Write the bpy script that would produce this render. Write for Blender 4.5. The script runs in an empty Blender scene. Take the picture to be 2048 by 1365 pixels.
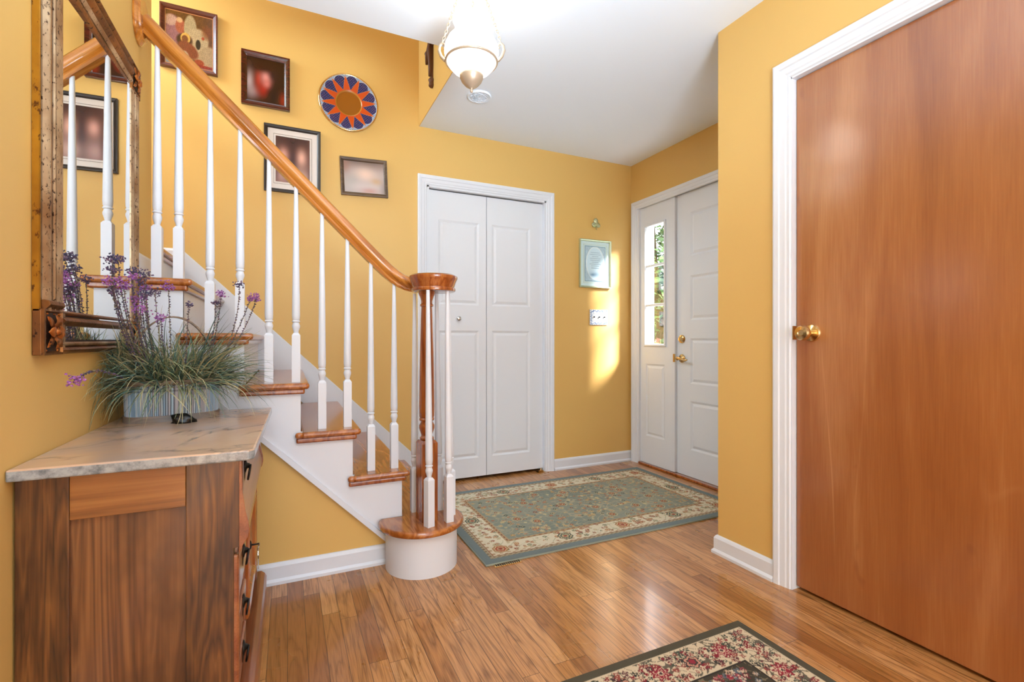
import bpy, math, random
import numpy as np
from mathutils import Vector, Matrix
R = math.radians
PI = math.pi
random.seed(7)
rng = np.random.default_rng(5)
scene = bpy.context.scene
COL = scene.collection

# ------------------------------------------------------------------ camera
cam_d = bpy.data.cameras.new('camera')
cam = bpy.data.objects.new('camera', cam_d); COL.objects.link(cam)
cam.location = (0, 0, 1.0)
cam.rotation_euler = (R(90), 0, -R(24.975))
cam_d.sensor_width = 36; cam_d.lens = 36 * 964 / 2048
cam_d.shift_y = -2.5 / 2048
cam_d.clip_start = 0.02; cam_d.clip_end = 200
scene.camera = cam

# ------------------------------------------------------------------ light and exposure
scene.view_settings.view_transform = 'Standard'
scene.view_settings.look = 'None'
scene.view_settings.exposure = 0.0
scene.view_settings.gamma = 1.0
scene.view_settings.use_curve_mapping = False
w = bpy.data.worlds.new('sky'); scene.world = w; w.use_nodes = True
bg = w.node_tree.nodes['Background']
bg.inputs[0].default_value = (0.86, 0.93, 1.0, 1); bg.inputs[1].default_value = 4.5

def area(name, loc, rot, sx, sy, power, col):
    d = bpy.data.lights.new(name, 'AREA'); d.shape = 'RECTANGLE'; d.size = sx; d.size_y = sy
    d.energy = power; d.color = col
    o = bpy.data.objects.new(name, d); COL.objects.link(o); o.location = loc; o.rotation_euler = rot
    return o
sun_d = bpy.data.lights.new('sun', 'SUN'); sun_d.energy = 38.0; sun_d.angle = R(16); sun_d.color = (1.0, 0.96, 0.95)
sun = bpy.data.objects.new('sun', sun_d); COL.objects.link(sun)
sun.rotation_euler = Vector((-0.27, 0.29, -0.27)).to_track_quat('-Z', 'Y').to_euler()
# daylight at the big window behind the camera, then added unseen fill lights
area('rear_window_daylight', (0.75, -2.42, 1.25), (R(90), 0, 0), 2.3, 2.1, 16, (0.68, 0.86, 1.0))
area('stairwell_fill', (-0.2, 2.75, 4.85), (0, 0, 0), 1.6, 0.7, 8, (0.72, 0.87, 1.0))  # unseen fill added high up to brighten the stair wall
area('front_door_fill', (-1.6, 2.83, 2.75), (R(68), 0, -R(97)), 0.6, 1.3, 72, (0.66, 0.86, 1.0))  # added fill aimed at the front door; the landing has no window
fl_ = area('ceiling_bounce_fill', (0.55, -0.35, 1.25), (0, 0, 0), 0.6, 0.6, 37, (0.64, 0.85, 1.0)); fl_.data.spread = R(100)  # added unseen uplight that whitens the ceiling
fl_.rotation_euler = Vector((-0.05, 1.7, 1.7)).to_track_quat('-Z', 'Y').to_euler()
area('rear_overhead_fill', (0.05, -0.35, 2.40), (0, 0, 0), 0.9, 0.9, 20, (0.70, 0.87, 1.0))  # added overhead fill for the left wall; no fixture stands here

# ------------------------------------------------------------------ materials
def lin(c):
    if isinstance(c, str):
        c = tuple(int(c[i:i + 2], 16) / 255 for i in (0, 2, 4))
    return tuple(v / 12.92 if v <= 0.04045 else ((v + 0.055) / 1.055) ** 2.4 for v in c)

class Mat:
    def __init__(s, name, col='ffffff', rough=0.5, metal=0.0, coat=0.0, spec=0.5):
        s.m = bpy.data.materials.new(name); s.m.use_nodes = True
        s.t = s.m.node_tree; s.N = s.t.nodes; s.L = s.t.links
        s.b = s.N['Principled BSDF']
        s.set('Base Color', lin(col) + (1,) if not hasattr(col, 'links') else col)
        s.set('Roughness', rough); s.set('Metallic', metal); s.set('Coat Weight', coat); s.set('Specular IOR Level', spec)
        s.set('Coat Roughness', 0.12)
    def set(s, k, v):
        if hasattr(v, 'links') and hasattr(v, 'is_output'): s.L.new(v, s.b.inputs[k])
        else: s.b.inputs[k].default_value = v
        return s
    def put(s, sock, v):
        if hasattr(v, 'is_output'): s.L.new(v, sock)
        elif isinstance(v, str): sock.default_value = lin(v) + (1,)
        elif v is not None: sock.default_value = v
    def obj(s):
        if not hasattr(s, '_tc'): s._tc = s.N.new('ShaderNodeTexCoord')
        return s._tc.outputs['Object']
    def map(s, scale=(1, 1, 1), rot=(0, 0, 0), loc=(0, 0, 0), v=None):
        n = s.N.new('ShaderNodeMapping'); s.put(n.inputs['Vector'], v or s.obj())
        n.inputs['Scale'].default_value = scale; n.inputs['Rotation'].default_value = rot; n.inputs['Location'].default_value = loc
        return n.outputs[0]
    def noise(s, v=None, scale=5, detail=3, rough=0.5, dist=0.0, out=0):
        n = s.N.new('ShaderNodeTexNoise'); s.put(n.inputs['Vector'], v or s.obj())
        n.inputs['Scale'].default_value = scale; n.inputs['Detail'].default_value = detail
        n.inputs['Roughness'].default_value = rough; n.inputs['Distortion'].default_value = dist
        return n.outputs[out]
    def wave(s, v=None, scale=5, dist=0, detail=2, dscale=1, axis='X'):
        n = s.N.new('ShaderNodeTexWave'); s.put(n.inputs['Vector'], v or s.obj()); n.bands_direction = axis
        n.inputs['Scale'].default_value = scale; n.inputs['Distortion'].default_value = dist
        n.inputs['Detail'].default_value = detail; n.inputs['Detail Scale'].default_value = dscale
        return n.outputs['Fac']
    def ramp(s, f, pts):
        n = s.N.new('ShaderNodeValToRGB'); s.put(n.inputs[0], f)
        e = n.color_ramp.elements
        while len(e) < len(pts): e.new(0.5)
        for el, (p, c) in zip(e, pts):
            el.position = p
            el.color = (c, c, c, 1) if isinstance(c, (int, float)) else lin(c) + (1,)
        return n.outputs[0]
    def mix(s, f, a, b, mode='MIX'):
        n = s.N.new('ShaderNodeMix'); n.data_type = 'RGBA'; n.blend_type = mode
        s.put(n.inputs[0], f); s.put(n.inputs[6], a); s.put(n.inputs[7], b)
        return n.outputs[2]
    def math(s, op, a, b=None, c=None):
        n = s.N.new('ShaderNodeMath'); n.operation = op
        for i, v in enumerate((a, b, c)):
            if v is not None: s.put(n.inputs[i], v)
        return n.outputs[0]
    def sep(s, v=None):
        n = s.N.new('ShaderNodeSeparateXYZ'); s.put(n.inputs[0], v or s.obj()); return n.outputs
    def comb(s, x, y, z):
        n = s.N.new('ShaderNodeCombineXYZ')
        for i, v in enumerate((x, y, z)): s.put(n.inputs[i], v)
        return n.outputs[0]
    def white(s, v):
        n = s.N.new('ShaderNodeTexWhiteNoise'); n.noise_dimensions = '3D'; s.put(n.inputs['Vector'], v); return n.outputs
    def attr(s, name='Col'):
        n = s.N.new('ShaderNodeAttribute'); n.attribute_name = name; return n.outputs['Color']
    def bump(s, h, strength=0.2, dist=0.002):
        n = s.N.new('ShaderNodeBump'); s.put(n.inputs['Height'], h)
        n.inputs['Strength'].default_value = strength; n.inputs['Distance'].default_value = dist
        s.L.new(n.outputs[0], s.b.inputs['Normal']); return s

def paint_wall(name, col):
    m = Mat(name, col, 0.42, spec=0.35)
    n = m.noise(scale=1.3, detail=2)
    m.set('Base Color', m.mix(m.ramp(n, [(0.35, 0.0), (0.7, 1.0)]), m.mix(0.06, col, 'b07f35'), col))
    m.bump(m.noise(scale=260, detail=2), 0.10, 0.0006)
    return m.m
WALL = 'dcb46a'
m_wall = paint_wall('yellow_wall_paint', WALL)
def white_paint(name, col='e3e5ea', rough=0.35):
    m = Mat(name, col, rough, spec=0.4); m.bump(m.noise(scale=60, detail=3), 0.06, 0.0006); return m.m
m_trim = white_paint('white_trim_paint', 'dde1e9')
m_doorw = white_paint('white_door_paint', 'dfe3ea', 0.4)
m_ceil = white_paint('ceiling_paint', 'e8f0fb', 0.8)
def wood(name, dark, mid, light, axis='Z', scale=1.0, rough=0.32, coat=0.3, fig=1.0, blotch=None, broad=1.0, tilt=None):
    """figured wood: slow rings stretched along the grain, fine pores, optional blotches"""
    m = Mat(name, mid, rough, coat=coat)
    v0 = m.map(rot=tilt) if tilt else None
    st = {'X': (0.09, 1, 1), 'Y': (1, 0.09, 1), 'Z': (1, 1, 0.09)}[axis]
    v = m.map(tuple(q * scale for q in st), v=v0)
    n1 = m.noise(v, scale=5.5 * broad, detail=4, rough=0.55, dist=0.6)
    rings = m.math('FRACT', m.math('MULTIPLY', n1, 9.0 * fig))
    rings = m.math('ABSOLUTE', m.math('SUBTRACT', m.math('MULTIPLY', rings, 2.0), 1.0))
    st2 = {'X': (0.02, 1, 1), 'Y': (1, 0.02, 1), 'Z': (1, 1, 0.02)}[axis]
    pores = m.noise(m.map(tuple(q * scale for q in st2), v=v0), scale=260, detail=2)
    broadn = m.noise(m.map(st, v=v0), scale=2.4 * scale, detail=3)
    f = m.math('ADD', m.math('MULTIPLY', rings, 0.34), m.math('ADD', m.math('MULTIPLY', pores, 0.42), m.math('MULTIPLY', broadn, 0.42)))
    c = m.ramp(f, [(0.28, dark), (0.55, mid), (0.85, light)])
    if blotch:
        bn = m.noise(m.map(tuple(0.35 + 0.65 * q for q in st)), scale=4.5, detail=4, rough=0.6)
        c = m.mix(m.ramp(bn, [(0.47, 0.0), (0.62, 1.0)]), c, m.mix(0.72, c, blotch))
    m.set('Base Color', c)
    m.bump(pores, 0.08, 0.0008)
    return m
m_oak = wood('stained_oak_tread', '7a3d14', 'a45c24', 'c27a3a', 'Y', 1.6, 0.22, 0.5).m
m_oakx = wood('stained_oak_rail', '82450f', 'b26a22', 'cf8a3c', 'X', 1.6, 0.2, 0.6, fig=0.8, tilt=(0, R(-44.4), 0)).m
m_oakd = wood('stained_oak_dark', '6a2f0e', '944a1c', 'b0682e', 'Z', 1.4, 0.18, 0.7).m
m_walv = wood('walnut_vertical', '34200f', '60391b', '855628', 'Z', 1.0, 0.36, 0.25, fig=1.2, blotch='1e0f08', broad=1.7).m
m_walh = wood('walnut_horizontal', '62391a', '85522a', '9a6434', 'Y', 1.0, 0.36, 0.25, fig=0.5).m
m_walx = wood('walnut_rail', '6c401b', '8e5828', 'a46c36', 'X', 1.0, 0.36, 0.25, fig=0.5).m
m_walf = wood('walnut_front', '5e301a', '86492a', 'a0643c', 'Y', 1.0, 0.28, 0.5, fig=0.5).m
m_walp = wood('walnut_panel', '442612', '704524', '8c5c32', 'Z', 0.8, 0.36, 0.25, fig=1.5, blotch='301a0d', broad=1.6).m
# the big veneered door
def door_mat():
    m = Mat('luan_veneer', 'b87333', 0.30, coat=1.0); m.set('Coat Roughness', 0.17)
    v = m.map((1, 1, 0.16))
    n1 = m.noise(v, scale=1.5, detail=2, rough=0.4, dist=0.9)
    rings = m.math('FRACT', m.math('MULTIPLY', n1, 7.0))
    line = m.math('MULTIPLY', m.ramp(rings, [(0.0, 0.0), (0.955, 0.0), (0.975, 1.0), (1.0, 0.0)]), m.ramp(m.noise(m.map((1, 1, .4)), scale=2.2), [(0.45, 0.0), (0.6, 1.0)]))
    fine = m.noise(m.map((1, 1, 0.035)), scale=210, detail=3)
    med = m.noise(m.map((1, 1, 0.12)), scale=6, detail=4, dist=0.8)
    f = m.math('ADD', m.math('MULTIPLY', med, 0.75), m.math('MULTIPLY', fine, 0.25))
    c = m.ramp(f, [(0.30, '8a4e22'), (0.50, 'a06230'), (0.72, 'b87e4a')])
    c = m.mix(m.math('MULTIPLY', line, 0.45), c, 'd9a068')
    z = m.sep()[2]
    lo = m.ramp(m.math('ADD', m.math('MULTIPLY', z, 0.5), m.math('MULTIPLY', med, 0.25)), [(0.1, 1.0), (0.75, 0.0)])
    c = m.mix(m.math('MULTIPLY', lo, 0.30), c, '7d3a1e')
    sp = m.noise(m.map((1, 1.0, 0.6)), scale=9, detail=2)
    c = m.mix(m.ramp(sp, [(0.70, 0.0), (0.78, 0.6)]), c, '6b2f1a')
    m.set('Base Color', c)
    m.set('Roughness', m.math('ADD', 0.29, m.math('MULTIPLY', fine, 0.12)))
    m.bump(m.noise(m.map((1, 1, 0.05)), scale=70, detail=3), 0.22, 0.0012)
    return m.m
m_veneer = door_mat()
def floor_mat():
    m = Mat('oak_strip_floor', 'b57a3f', 0.26, coat=0.35)
    x, y, z = m.sep()[:3]
    W = 0.0572
    u = m.math('DIVIDE', x, W); row = m.math('FLOOR', u); fu = m.math('FRACT', u)
    rnd = m.white(m.comb(row, 3.0, 1.0))['Value']
    yy = m.math('ADD', m.math('DIVIDE', y, 0.88), m.math('MULTIPLY', rnd, 7.3))
    colm = m.math('FLOOR', yy); fv = m.math('FRACT', yy)
    idc = m.white(m.comb(row, colm, 5.0))
    idv = idc['Value']
    off = m.math('MULTIPLY', idv, 23.0)
    v = m.comb(m.math('ADD', x, off), m.math('MULTIPLY', y, 0.075), off)
    n1 = m.noise(v, scale=17, detail=3, rough=0.5, dist=0.7)
    rings = m.math('FRACT', m.math('MULTIPLY', n1, 8.0))
    rings = m.math('ABSOLUTE', m.math('SUBTRACT', m.math('MULTIPLY', rings, 2.0), 1.0))
    rings = m.math('POWER', rings, 2.2)
    pores = m.noise(m.comb(m.math('ADD', x, off), m.math('MULTIPLY', y, 0.03), 0.0), scale=330, detail=2)
    base = m.ramp(idv, [(0.0, '9c6230'), (0.2, 'b67c44'), (0.6, 'c48850'), (1.0, 'cf9862')])
    g = m.math('ADD', m.math('MULTIPLY', rings, 0.62), m.math('MULTIPLY', m.ramp(pores, [(0.42, 0.0), (0.62, 1.0)]), 0.35))
    c = m.mix(m.math('MULTIPLY', g, 0.88), base, '70400f')
    kn = m.noise(m.comb(x, m.math('MULTIPLY', y, 0.35), off), scale=9, detail=3)
    c = m.mix(m.ramp(kn, [(0.66, 0.0), (0.75, 0.6)]), c, '5c300e')
    edge = m.math('MINIMUM', fu, m.math('SUBTRACT', 1.0, fu))
    endd = m.math('MINIMUM', fv, m.math('SUBTRACT', 1.0, fv))
    seam = m.math('MAXIMUM', m.math('LESS_THAN', edge, 0.020), m.math('LESS_THAN', endd, 0.0012))
    c = m.mix(m.math('MULTIPLY', seam, 0.7), c, '341a08')
    m.set('Base Color', c)
    m.set('Roughness', m.math('ADD', 0.22, m.math('MULTIPLY', m.noise(scale=5, detail=3), 0.14)))
    h = m.math('SUBTRACT', m.math('MULTIPLY', pores, 0.12), m.math('MULTIPLY', seam, 1.0))
    m.bump(h, 0.18, 0.001)
    return m.m
m_floor = floor_mat()
def gold_mat(name, a, b, c, sc=60, rough=0.35):
    m = Mat(name, a, rough, metal=0.75)
    n = m.noise(m.map((1, 1, 0.5)), scale=sc, detail=4, rough=0.7)
    big = m.noise(scale=9, detail=3)
    col = m.mix(m.ramp(big, [(0.35, 0.0), (0.65, 1.0)]), a, b)
    m.set('Base Color', m.mix(m.ramp(n, [(0.57, 0.0), (0.64, 1.0)]), col, c))
    m.set('Roughness', m.math('ADD', rough - 0.1, m.math('MULTIPLY', n, 0.3)))
    m.bump(n, 0.3, 0.001)
    return m.m
m_gold = gold_mat('antique_bronze_gilt', '9c6430', '6e4626', '2c180c', 110)
m_goldl = gold_mat('speckled_pale_gilt', 'cdb492', '96704c', '3a2012', 150, 0.4)
m_goldy = gold_mat('yellow_gilt_edge', 'b47f1e', '8e5c14', '5a3208', 60)
m_copper = gold_mat('burnished_copper_gilt', 'd08038', 'a05c28', '2c150c', 70, 0.28)
m_groove = Mat('dark_groove', '2a1508', 0.6).m
m_mirror = Mat('mirror_glass', 'f2f4f2', 0.0, metal=1.0).m
m_brass = Mat('polished_brass', 'dcbc84', 0.16, metal=1.0).m
m_brassa = Mat('lamp_antique_brass', 'b8a48e', 0.35, metal=0.45).m
m_chrome = Mat('brushed_chrome', 'd0d0d0', 0.2, metal=1.0).m
m_iron = Mat('dark_iron', '33302e', 0.4, metal=0.8).m
m_black = Mat('black_stone', '050506', 0.28).m
m_dark = Mat('shade_black', '150c06', 0.8).m  # shade behind the closed doors, put into the colour
m_blackfr = Mat('black_frame_paint', '2a211c', 0.4).m
m_brownfr = wood('dark_brown_frame', '3c2a1e', '54402e', '6c543e', 'X', 3, 0.4, 0.2).m
m_mahog = wood('mahogany_frame', '260805', '3e100a', '561c12', 'X', 3, 0.25, 0.5).m
m_silver = Mat('silver_green_frame', 'b9c2a4', 0.3, metal=0.7).m
m_clover = Mat('pale_brass_clover', 'b6b890', 0.35, metal=0.6).m
m_iconw = wood('icon_board_edge', '3a1710', '54241a', '6a3424', 'X', 3, 0.35, 0.3).m
m_crossw = Mat('carved_brown_wood', '5a3418', 0.55).m
def painted(name, rough=0.5, coat=0.0, bump=None, metal=0.0):
    m = Mat(name, 'ffffff', rough, coat=coat, metal=metal); m.set('Base Color', m.attr())
    if bump: m.bump(m.noise(scale=bump, detail=2), 0.4, 0.002)
    return m.m
m_print = painted('printed_picture', 0.25, 0.4)
m_enamel = painted('enamel_paint', 0.3, 0.3)
m_pile = painted('woven_pile', 0.95, bump=500)
m_leaf = painted('dried_leaf', 0.7)
m_slat = painted('washed_blue_slat', 0.6)
m_mat = Mat('picture_mat', 'd9cfc9', 0.6).m
m_matb = Mat('pale_blue_mat', 'cfe6ea', 0.5).m
m_rugedge = Mat('rug_binding', '8d9488', 0.9).m
m_rugedge2 = Mat('olive_rug_binding', '4c4634', 0.9).m
def marble():
    m = Mat('pink_grey_marble', 'd2b39c', 0.18, coat=0.2)
    v = m.map((1, 1, 1), rot=(0, 0, 0.5))
    n = m.noise(v, scale=2.2, detail=5, rough=0.55, dist=1.2)
    vein = m.math('ABSOLUTE', m.math('SUBTRACT', n, 0.52))
    vm = m.ramp(vein, [(0.0, 1.0), (0.012, 0.35), (0.035, 0.0)])
    base = m.ramp(m.noise(v, scale=5, detail=4), [(0.3, 'b8a296'), (0.55, 'cda98c'), (0.75, 'd6b698')])
    c = m.mix(m.math('MULTIPLY', vm, m.ramp(m.noise(scale=3.3), [(0.42, 0.0), (0.58, 0.85)])), base, '6f6660')
    z = m.sep()[2]
    c = m.mix(m.math('LESS_THAN', z, 0.0215), c, m.ramp(m.noise(scale=38, detail=5, rough=0.7), [(0.35, '6c7074'), (0.6, 'a2a5a6')]))
    m.set('Base Color', c); return m.m
m_marble = marble()
def glassmat():
    m = bpy.data.materials.new('window_glass'); m.use_nodes = True; t = m.node_tree; t.nodes.clear()
    o = t.nodes.new('ShaderNodeOutputMaterial'); tr = t.nodes.new('ShaderNodeBsdfTransparent'); g = t.nodes.new('ShaderNodeBsdfGlossy')
    g.inputs['Roughness'].default_value = 0.02
    f = t.nodes.new('ShaderNodeMixShader'); f.inputs[0].default_value = 0.06
    t.links.new(tr.outputs[0], f.inputs[1]); t.links.new(g.outputs[0], f.inputs[2]); t.links.new(f.outputs[0], o.inputs[0])
    return m
m_glass = glassmat()
def shademat():
    m = Mat('lit_opal_glass', 'fffaf0', 0.3)
    m.set('Emission Color', (1.0, 0.97, 0.92, 1)); m.set('Emission Strength', 6.0)
    return m.m
m_shade = shademat()

# ------------------------------------------------------------------ mesh helpers
ORG = {}
class MB:
    def __init__(s): s.v = []; s.f = []; s.mi = []; s.cur = 0
    def add(s, vs, fs):
        b = len(s.v); s.v += [Vector(q) for q in vs]; s.f += [tuple(i + b for i in f) for f in fs]; s.mi += [s.cur] * len(fs); return s
    def box(s, x0, x1, y0, y1, z0, z1):
        return s.add([(x, y, z) for x in (x0, x1) for y in (y0, y1) for z in (z0, z1)],
                     [(0, 1, 3, 2), (4, 6, 7, 5), (0, 4, 5, 1), (2, 3, 7, 6), (0, 2, 6, 4), (1, 5, 7, 3)])
    def obox(s, c, hx, hy, z0, z1, ang, taper=1.0):
        vs = []
        for (z, k) in ((z0, 1), (z1, taper)):
            for sx, sy in ((-1, -1), (1, -1), (1, 1), (-1, 1)):
                a, b = sx * hx * k, sy * hy * k
                vs.append((c[0] + a * math.cos(ang) - b * math.sin(ang), c[1] + a * math.sin(ang) + b * math.cos(ang), z))
        return s.add(vs, [(3, 2, 1, 0), (4, 5, 6, 7), (0, 1, 5, 4), (1, 2, 6, 5), (2, 3, 7, 6), (3, 0, 4, 7)])
    def prism(s, poly, a, b, axis='z'):
        """polygon extruded along an axis; poly coordinates are the two other axes in order"""
        def P(p, t): return {'z': (p[0], p[1], t), 'y': (p[0], t, p[1]), 'x': (t, p[0], p[1])}[axis]
        n = len(poly)
        vs = [P(p, a) for p in poly] + [P(p, b) for p in poly]
        fs = [tuple(range(n - 1, -1, -1)), tuple(range(n, 2 * n))] + [(i, (i + 1) % n, (i + 1) % n + n, i + n) for i in range(n)]
        return s.add(vs, fs)
    def lathe(s, prof, c, n=24, axis='z', wob=None, cap=True, tilt=None):
        """prof = [(r, t)], t along the axis from c"""
        vs, fs = [], []
        for j, (r, t) in enumerate(prof):
            for i in range(n):
                a = 2 * PI * i / n; rr = r * (wob(a, j) if wob else 1)
                p = (rr * math.cos(a), rr * math.sin(a))
                q = {'z': (p[0], p[1], t), 'y': (p[0], t, p[1]), 'x': (t, p[0], p[1])}[axis]
                q = Vector(q)
                if tilt: q += Vector(tilt) * t
                vs.append(Vector(c) + q)
        for j in range(len(prof) - 1):
            for i in range(n):
                k = (i + 1) % n; fs.append((j * n + i, j * n + k, (j + 1) * n + k, (j + 1) * n + i))
        if cap:
            fs.append(tuple(range(n - 1, -1, -1))); b = (len(prof) - 1) * n; fs.append(tuple(range(b, b + n)))
        return s.add(vs, fs)
    def tube(s, pts, r, n=8, cap=True, closed=False):
        pts = [Vector(p) for p in pts]; m = len(pts); rs = r if isinstance(r, (list, tuple)) else [r] * m
        ref = None; vs, fs = [], []
        for i, p in enumerate(pts):
            if closed: t = pts[(i + 1) % m] - pts[i - 1]
            else: t = pts[min(i + 1, m - 1)] - pts[max(i - 1, 0)]
            t.normalize()
            if ref is None:
                ref = Vector((0, 0, 1)) if abs(t.z) < 0.9 else Vector((1, 0, 0))
            a = ref - t * ref.dot(t)
            if a.length < 1e-5: a = t.orthogonal()
            a.normalize(); b = t.cross(a); ref = a
            for k in range(n):
                g = 2 * PI * k / n; vs.append(p + (a * math.cos(g) + b * math.sin(g)) * rs[i])
        for i in range(m if closed else m - 1):
            j = (i + 1) % m
            for k in range(n):
                l = (k + 1) % n; fs.append((i * n + k, i * n + l, j * n + l, j * n + k))
        if cap and not closed:
            fs.append(tuple(range(n - 1, -1, -1))); fs.append(tuple(range((m - 1) * n, m * n)))
        return s.add(vs, fs)
    def sweep(s, prof, pts, up=(0, 0, 1), cap=True):
        """prof = [(side, up)] swept along pts"""
        pts = [Vector(p) for p in pts]; m = len(pts); n = len(prof); vs, fs = [], []; up = Vector(up)
        for i, p in enumerate(pts):
            t = (pts[min(i + 1, m - 1)] - pts[max(i - 1, 0)]).normalized()
            sd = t.cross(up).normalized(); u = sd.cross(t).normalized()
            for a, b in prof: vs.append(p + sd * a + u * b)
        for i in range(m - 1):
            for k in range(n):
                l = (k + 1) % n; fs.append((i * n + k, i * n + l, (i + 1) * n + l, (i + 1) * n + k))
        if cap: fs.append(tuple(range(n - 1, -1, -1))); fs.append(tuple(range((m - 1) * n, m * n)))
        return s.add(vs, fs)
    def frame(s, a0, a1, b0, b1, prof, base, axis='y', sgn=-1):
        """mitred picture frame / casing in the plane normal to axis. prof=[(inset, height)]; base = plane coord, height grows by sgn"""
        n = len(prof); vs, fs = [], []
        for (ca, cb, da, db) in ((a0, b0, 1, 1), (a1, b0, -1, 1), (a1, b1, -1, -1), (a0, b1, 1, -1)):
            for ins, h in prof:
                a, b, t = ca + da * ins, cb + db * ins, base + sgn * h
                vs.append({'y': (a, t, b), 'x': (t, a, b), 'z': (a, b, t)}[axis])
        for i in range(4):
            j = (i + 1) % 4
            for k in range(n):
                l = (k + 1) % n; fs.append((i * n + k, i * n + l, j * n + l, j * n + k))
        return s.add(vs, fs)
    def build(s, name, mat, parent=None, org=None, smooth=False, bevel=0, seg=2, fix=True):
        if org is None:
            if parent is not None: org = ORG[parent.name]
            else:
                xs = [q.x for q in s.v]; ys = [q.y for q in s.v]; zs = [q.z for q in s.v]
                org = ((min(xs) + max(xs)) / 2, (min(ys) + max(ys)) / 2, min(zs))
        org = Vector(org)
        me = bpy.data.meshes.new(name)
        me.from_pydata([tuple(q - org) for q in s.v], [], s.f)
        mats = mat if isinstance(mat, (list, tuple)) else [mat]
        for q in mats: me.materials.append(q)
        if len(mats) > 1: me.polygons.foreach_set('material_index', s.mi)
        if fix:
            import bmesh
            bm = bmesh.new(); bm.from_mesh(me); bmesh.ops.recalc_face_normals(bm, faces=bm.faces); bm.to_mesh(me); bm.free()
        o = bpy.data.objects.new(name, me); COL.objects.link(o)
        if parent is not None:
            o.parent = parent; o.location = org - Vector(ORG[parent.name])
        else: o.location = org
        ORG[o.name] = tuple(org)
        if smooth:
            me.polygons.foreach_set('use_smooth', [True] * len(me.polygons))
            if smooth == 'auto':
                try: me.set_sharp_from_angle(angle=R(35))
                except Exception: pass
        if bevel:
            b = o.modifiers.new('bevel', 'BEVEL'); b.width = bevel; b.segments = seg; b.limit_method = 'ANGLE'; b.angle_limit = R(30)
        return o
def tag(o, label=None, cat=None, group=None, kind=None):
    if label: o['label'] = label
    if cat: o['category'] = cat
    if group: o['group'] = group
    if kind: o['kind'] = kind
    return o
def thing(name, loc, label, cat, group=None, kind=None):
    o = bpy.data.objects.new(name, None); COL.objects.link(o); o.location = loc; o.empty_display_size = 0.05
    ORG[o.name] = tuple(loc); return tag(o, label, cat, group, kind)
def struct(mb, name, mat, label=None, cat=None, **k):
    return tag(mb.build(name, mat, **k), label, cat, kind='structure')
def panel(name, a0, a1, b0, b1, nx, ny, fn, place, mat, parent=None, org=None):
    """finely divided sheet whose colours are computed: fn(A, B) -> (ny, nx, 3) sRGB 0..1; place(A, B) -> xyz arrays"""
    A, B = np.meshgrid(np.linspace(a0, a1, nx), np.linspace(b0, b1, ny))
    X, Y, Z = place(A, B)
    org = Vector(org if org is not None else ORG[parent.name])
    co = np.stack([X - org.x, Y - org.y, Z - org.z], -1).reshape(-1, 3).astype(np.float32)
    i = np.arange(ny * nx).reshape(ny, nx)
    q = np.stack([i[:-1, :-1], i[:-1, 1:], i[1:, 1:], i[1:, :-1]], -1).reshape(-1, 4)
    me = bpy.data.meshes.new(name)
    me.vertices.add(len(co)); me.vertices.foreach_set('co', co.ravel())
    me.loops.add(q.size); me.loops.foreach_set('vertex_index', q.ravel().astype(np.int32))
    me.polygons.add(len(q)); me.polygons.foreach_set('loop_start', np.arange(0, q.size, 4, dtype=np.int32))
    me.polygons.foreach_set('loop_total', np.full(len(q), 4, dtype=np.int32))
    me.update(calc_edges=True)
    c = fn(A, B).reshape(-1, 3); c = np.where(c <= 0.04045, c / 12.92, ((c + 0.055) / 1.055) ** 2.4)
    ca = me.color_attributes.new('Col', 'FLOAT_COLOR', 'POINT')
    ca.data.foreach_set('color', np.concatenate([c, np.ones((len(c), 1))], 1).astype(np.float32).ravel())
    me.materials.append(mat)
    me.polygons.foreach_set('use_smooth', np.ones(len(q), dtype=bool))
    o = bpy.data.objects.new(name, me); COL.objects.link(o)
    if parent is not None: o.parent = parent; o.location = org - Vector(ORG[parent.name])
    else: o.location = org
    ORG[o.name] = tuple(org)
    return o
def hexc(h): return np.array([int(h[i:i + 2], 16) / 255 for i in (0, 2, 4)])
def lay(C, m, col):
    m = np.clip(m, 0, 1)[..., None]; return C * (1 - m) + (hexc(col) if isinstance(col, str) else col) * m
def soft(d, w): return np.clip(0.5 - d / w, 0, 1)
def set_colors(o, cols):
    """per-vertex colours (linear) on a mesh object"""
    ca = o.data.color_attributes.new('Col', 'FLOAT_COLOR', 'POINT')
    a = np.ones((len(o.data.vertices), 4), dtype=np.float32); a[:, :3] = np.array(cols, dtype=np.float32)
    ca.data.foreach_set('color', a.ravel())

# ------------------------------------------------------------------ setting
H = 2.44; XL = -0.515; YA = 3.21; XB = 2.585; XR = 1.83; YE = 1.64; YS = 2.205; YH = 2.29; XH = 0.806; ZU = 4.95; YB = -2.6
struct(MB().box(-1.75, 2.9, YB - .1, YA + .1, -0.1, 0), 'floor', m_floor, 'oak strip floor of the entry hall', 'floor', org=(0, 0, 0))
c = MB().box(XL - .12, 2.75, YB - .1, YH, H, H + .26).box(XH, 2.75, YH, YA + .1, H, H + .20)
struct(c, 'ceiling', m_ceil, 'flat white ceiling with the open stairwell corner', 'ceiling')
struct(MB().box(-1.75, XH + .1, YH - .2, YA + .1, ZU, ZU + .1), 'ceiling.001', m_ceil, 'upstairs white ceiling above the stairwell', 'ceiling')
c = MB().box(XL - .12, XL, YB - .1, 2.46, 0, H).box(XL - .12, XL, YH, 2.46, H, ZU)
struct(c, 'wall_left', m_wall, 'yellow wall behind the gilt mirror', 'wall')
struct(MB().box(-1.75, XL - .12, 2.34, 2.46, 0, ZU).box(-1.75, -1.65, 2.46, YA, 0, ZU), 'wall_landing', m_wall, 'yellow walls around the stair landing', 'wall')
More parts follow.
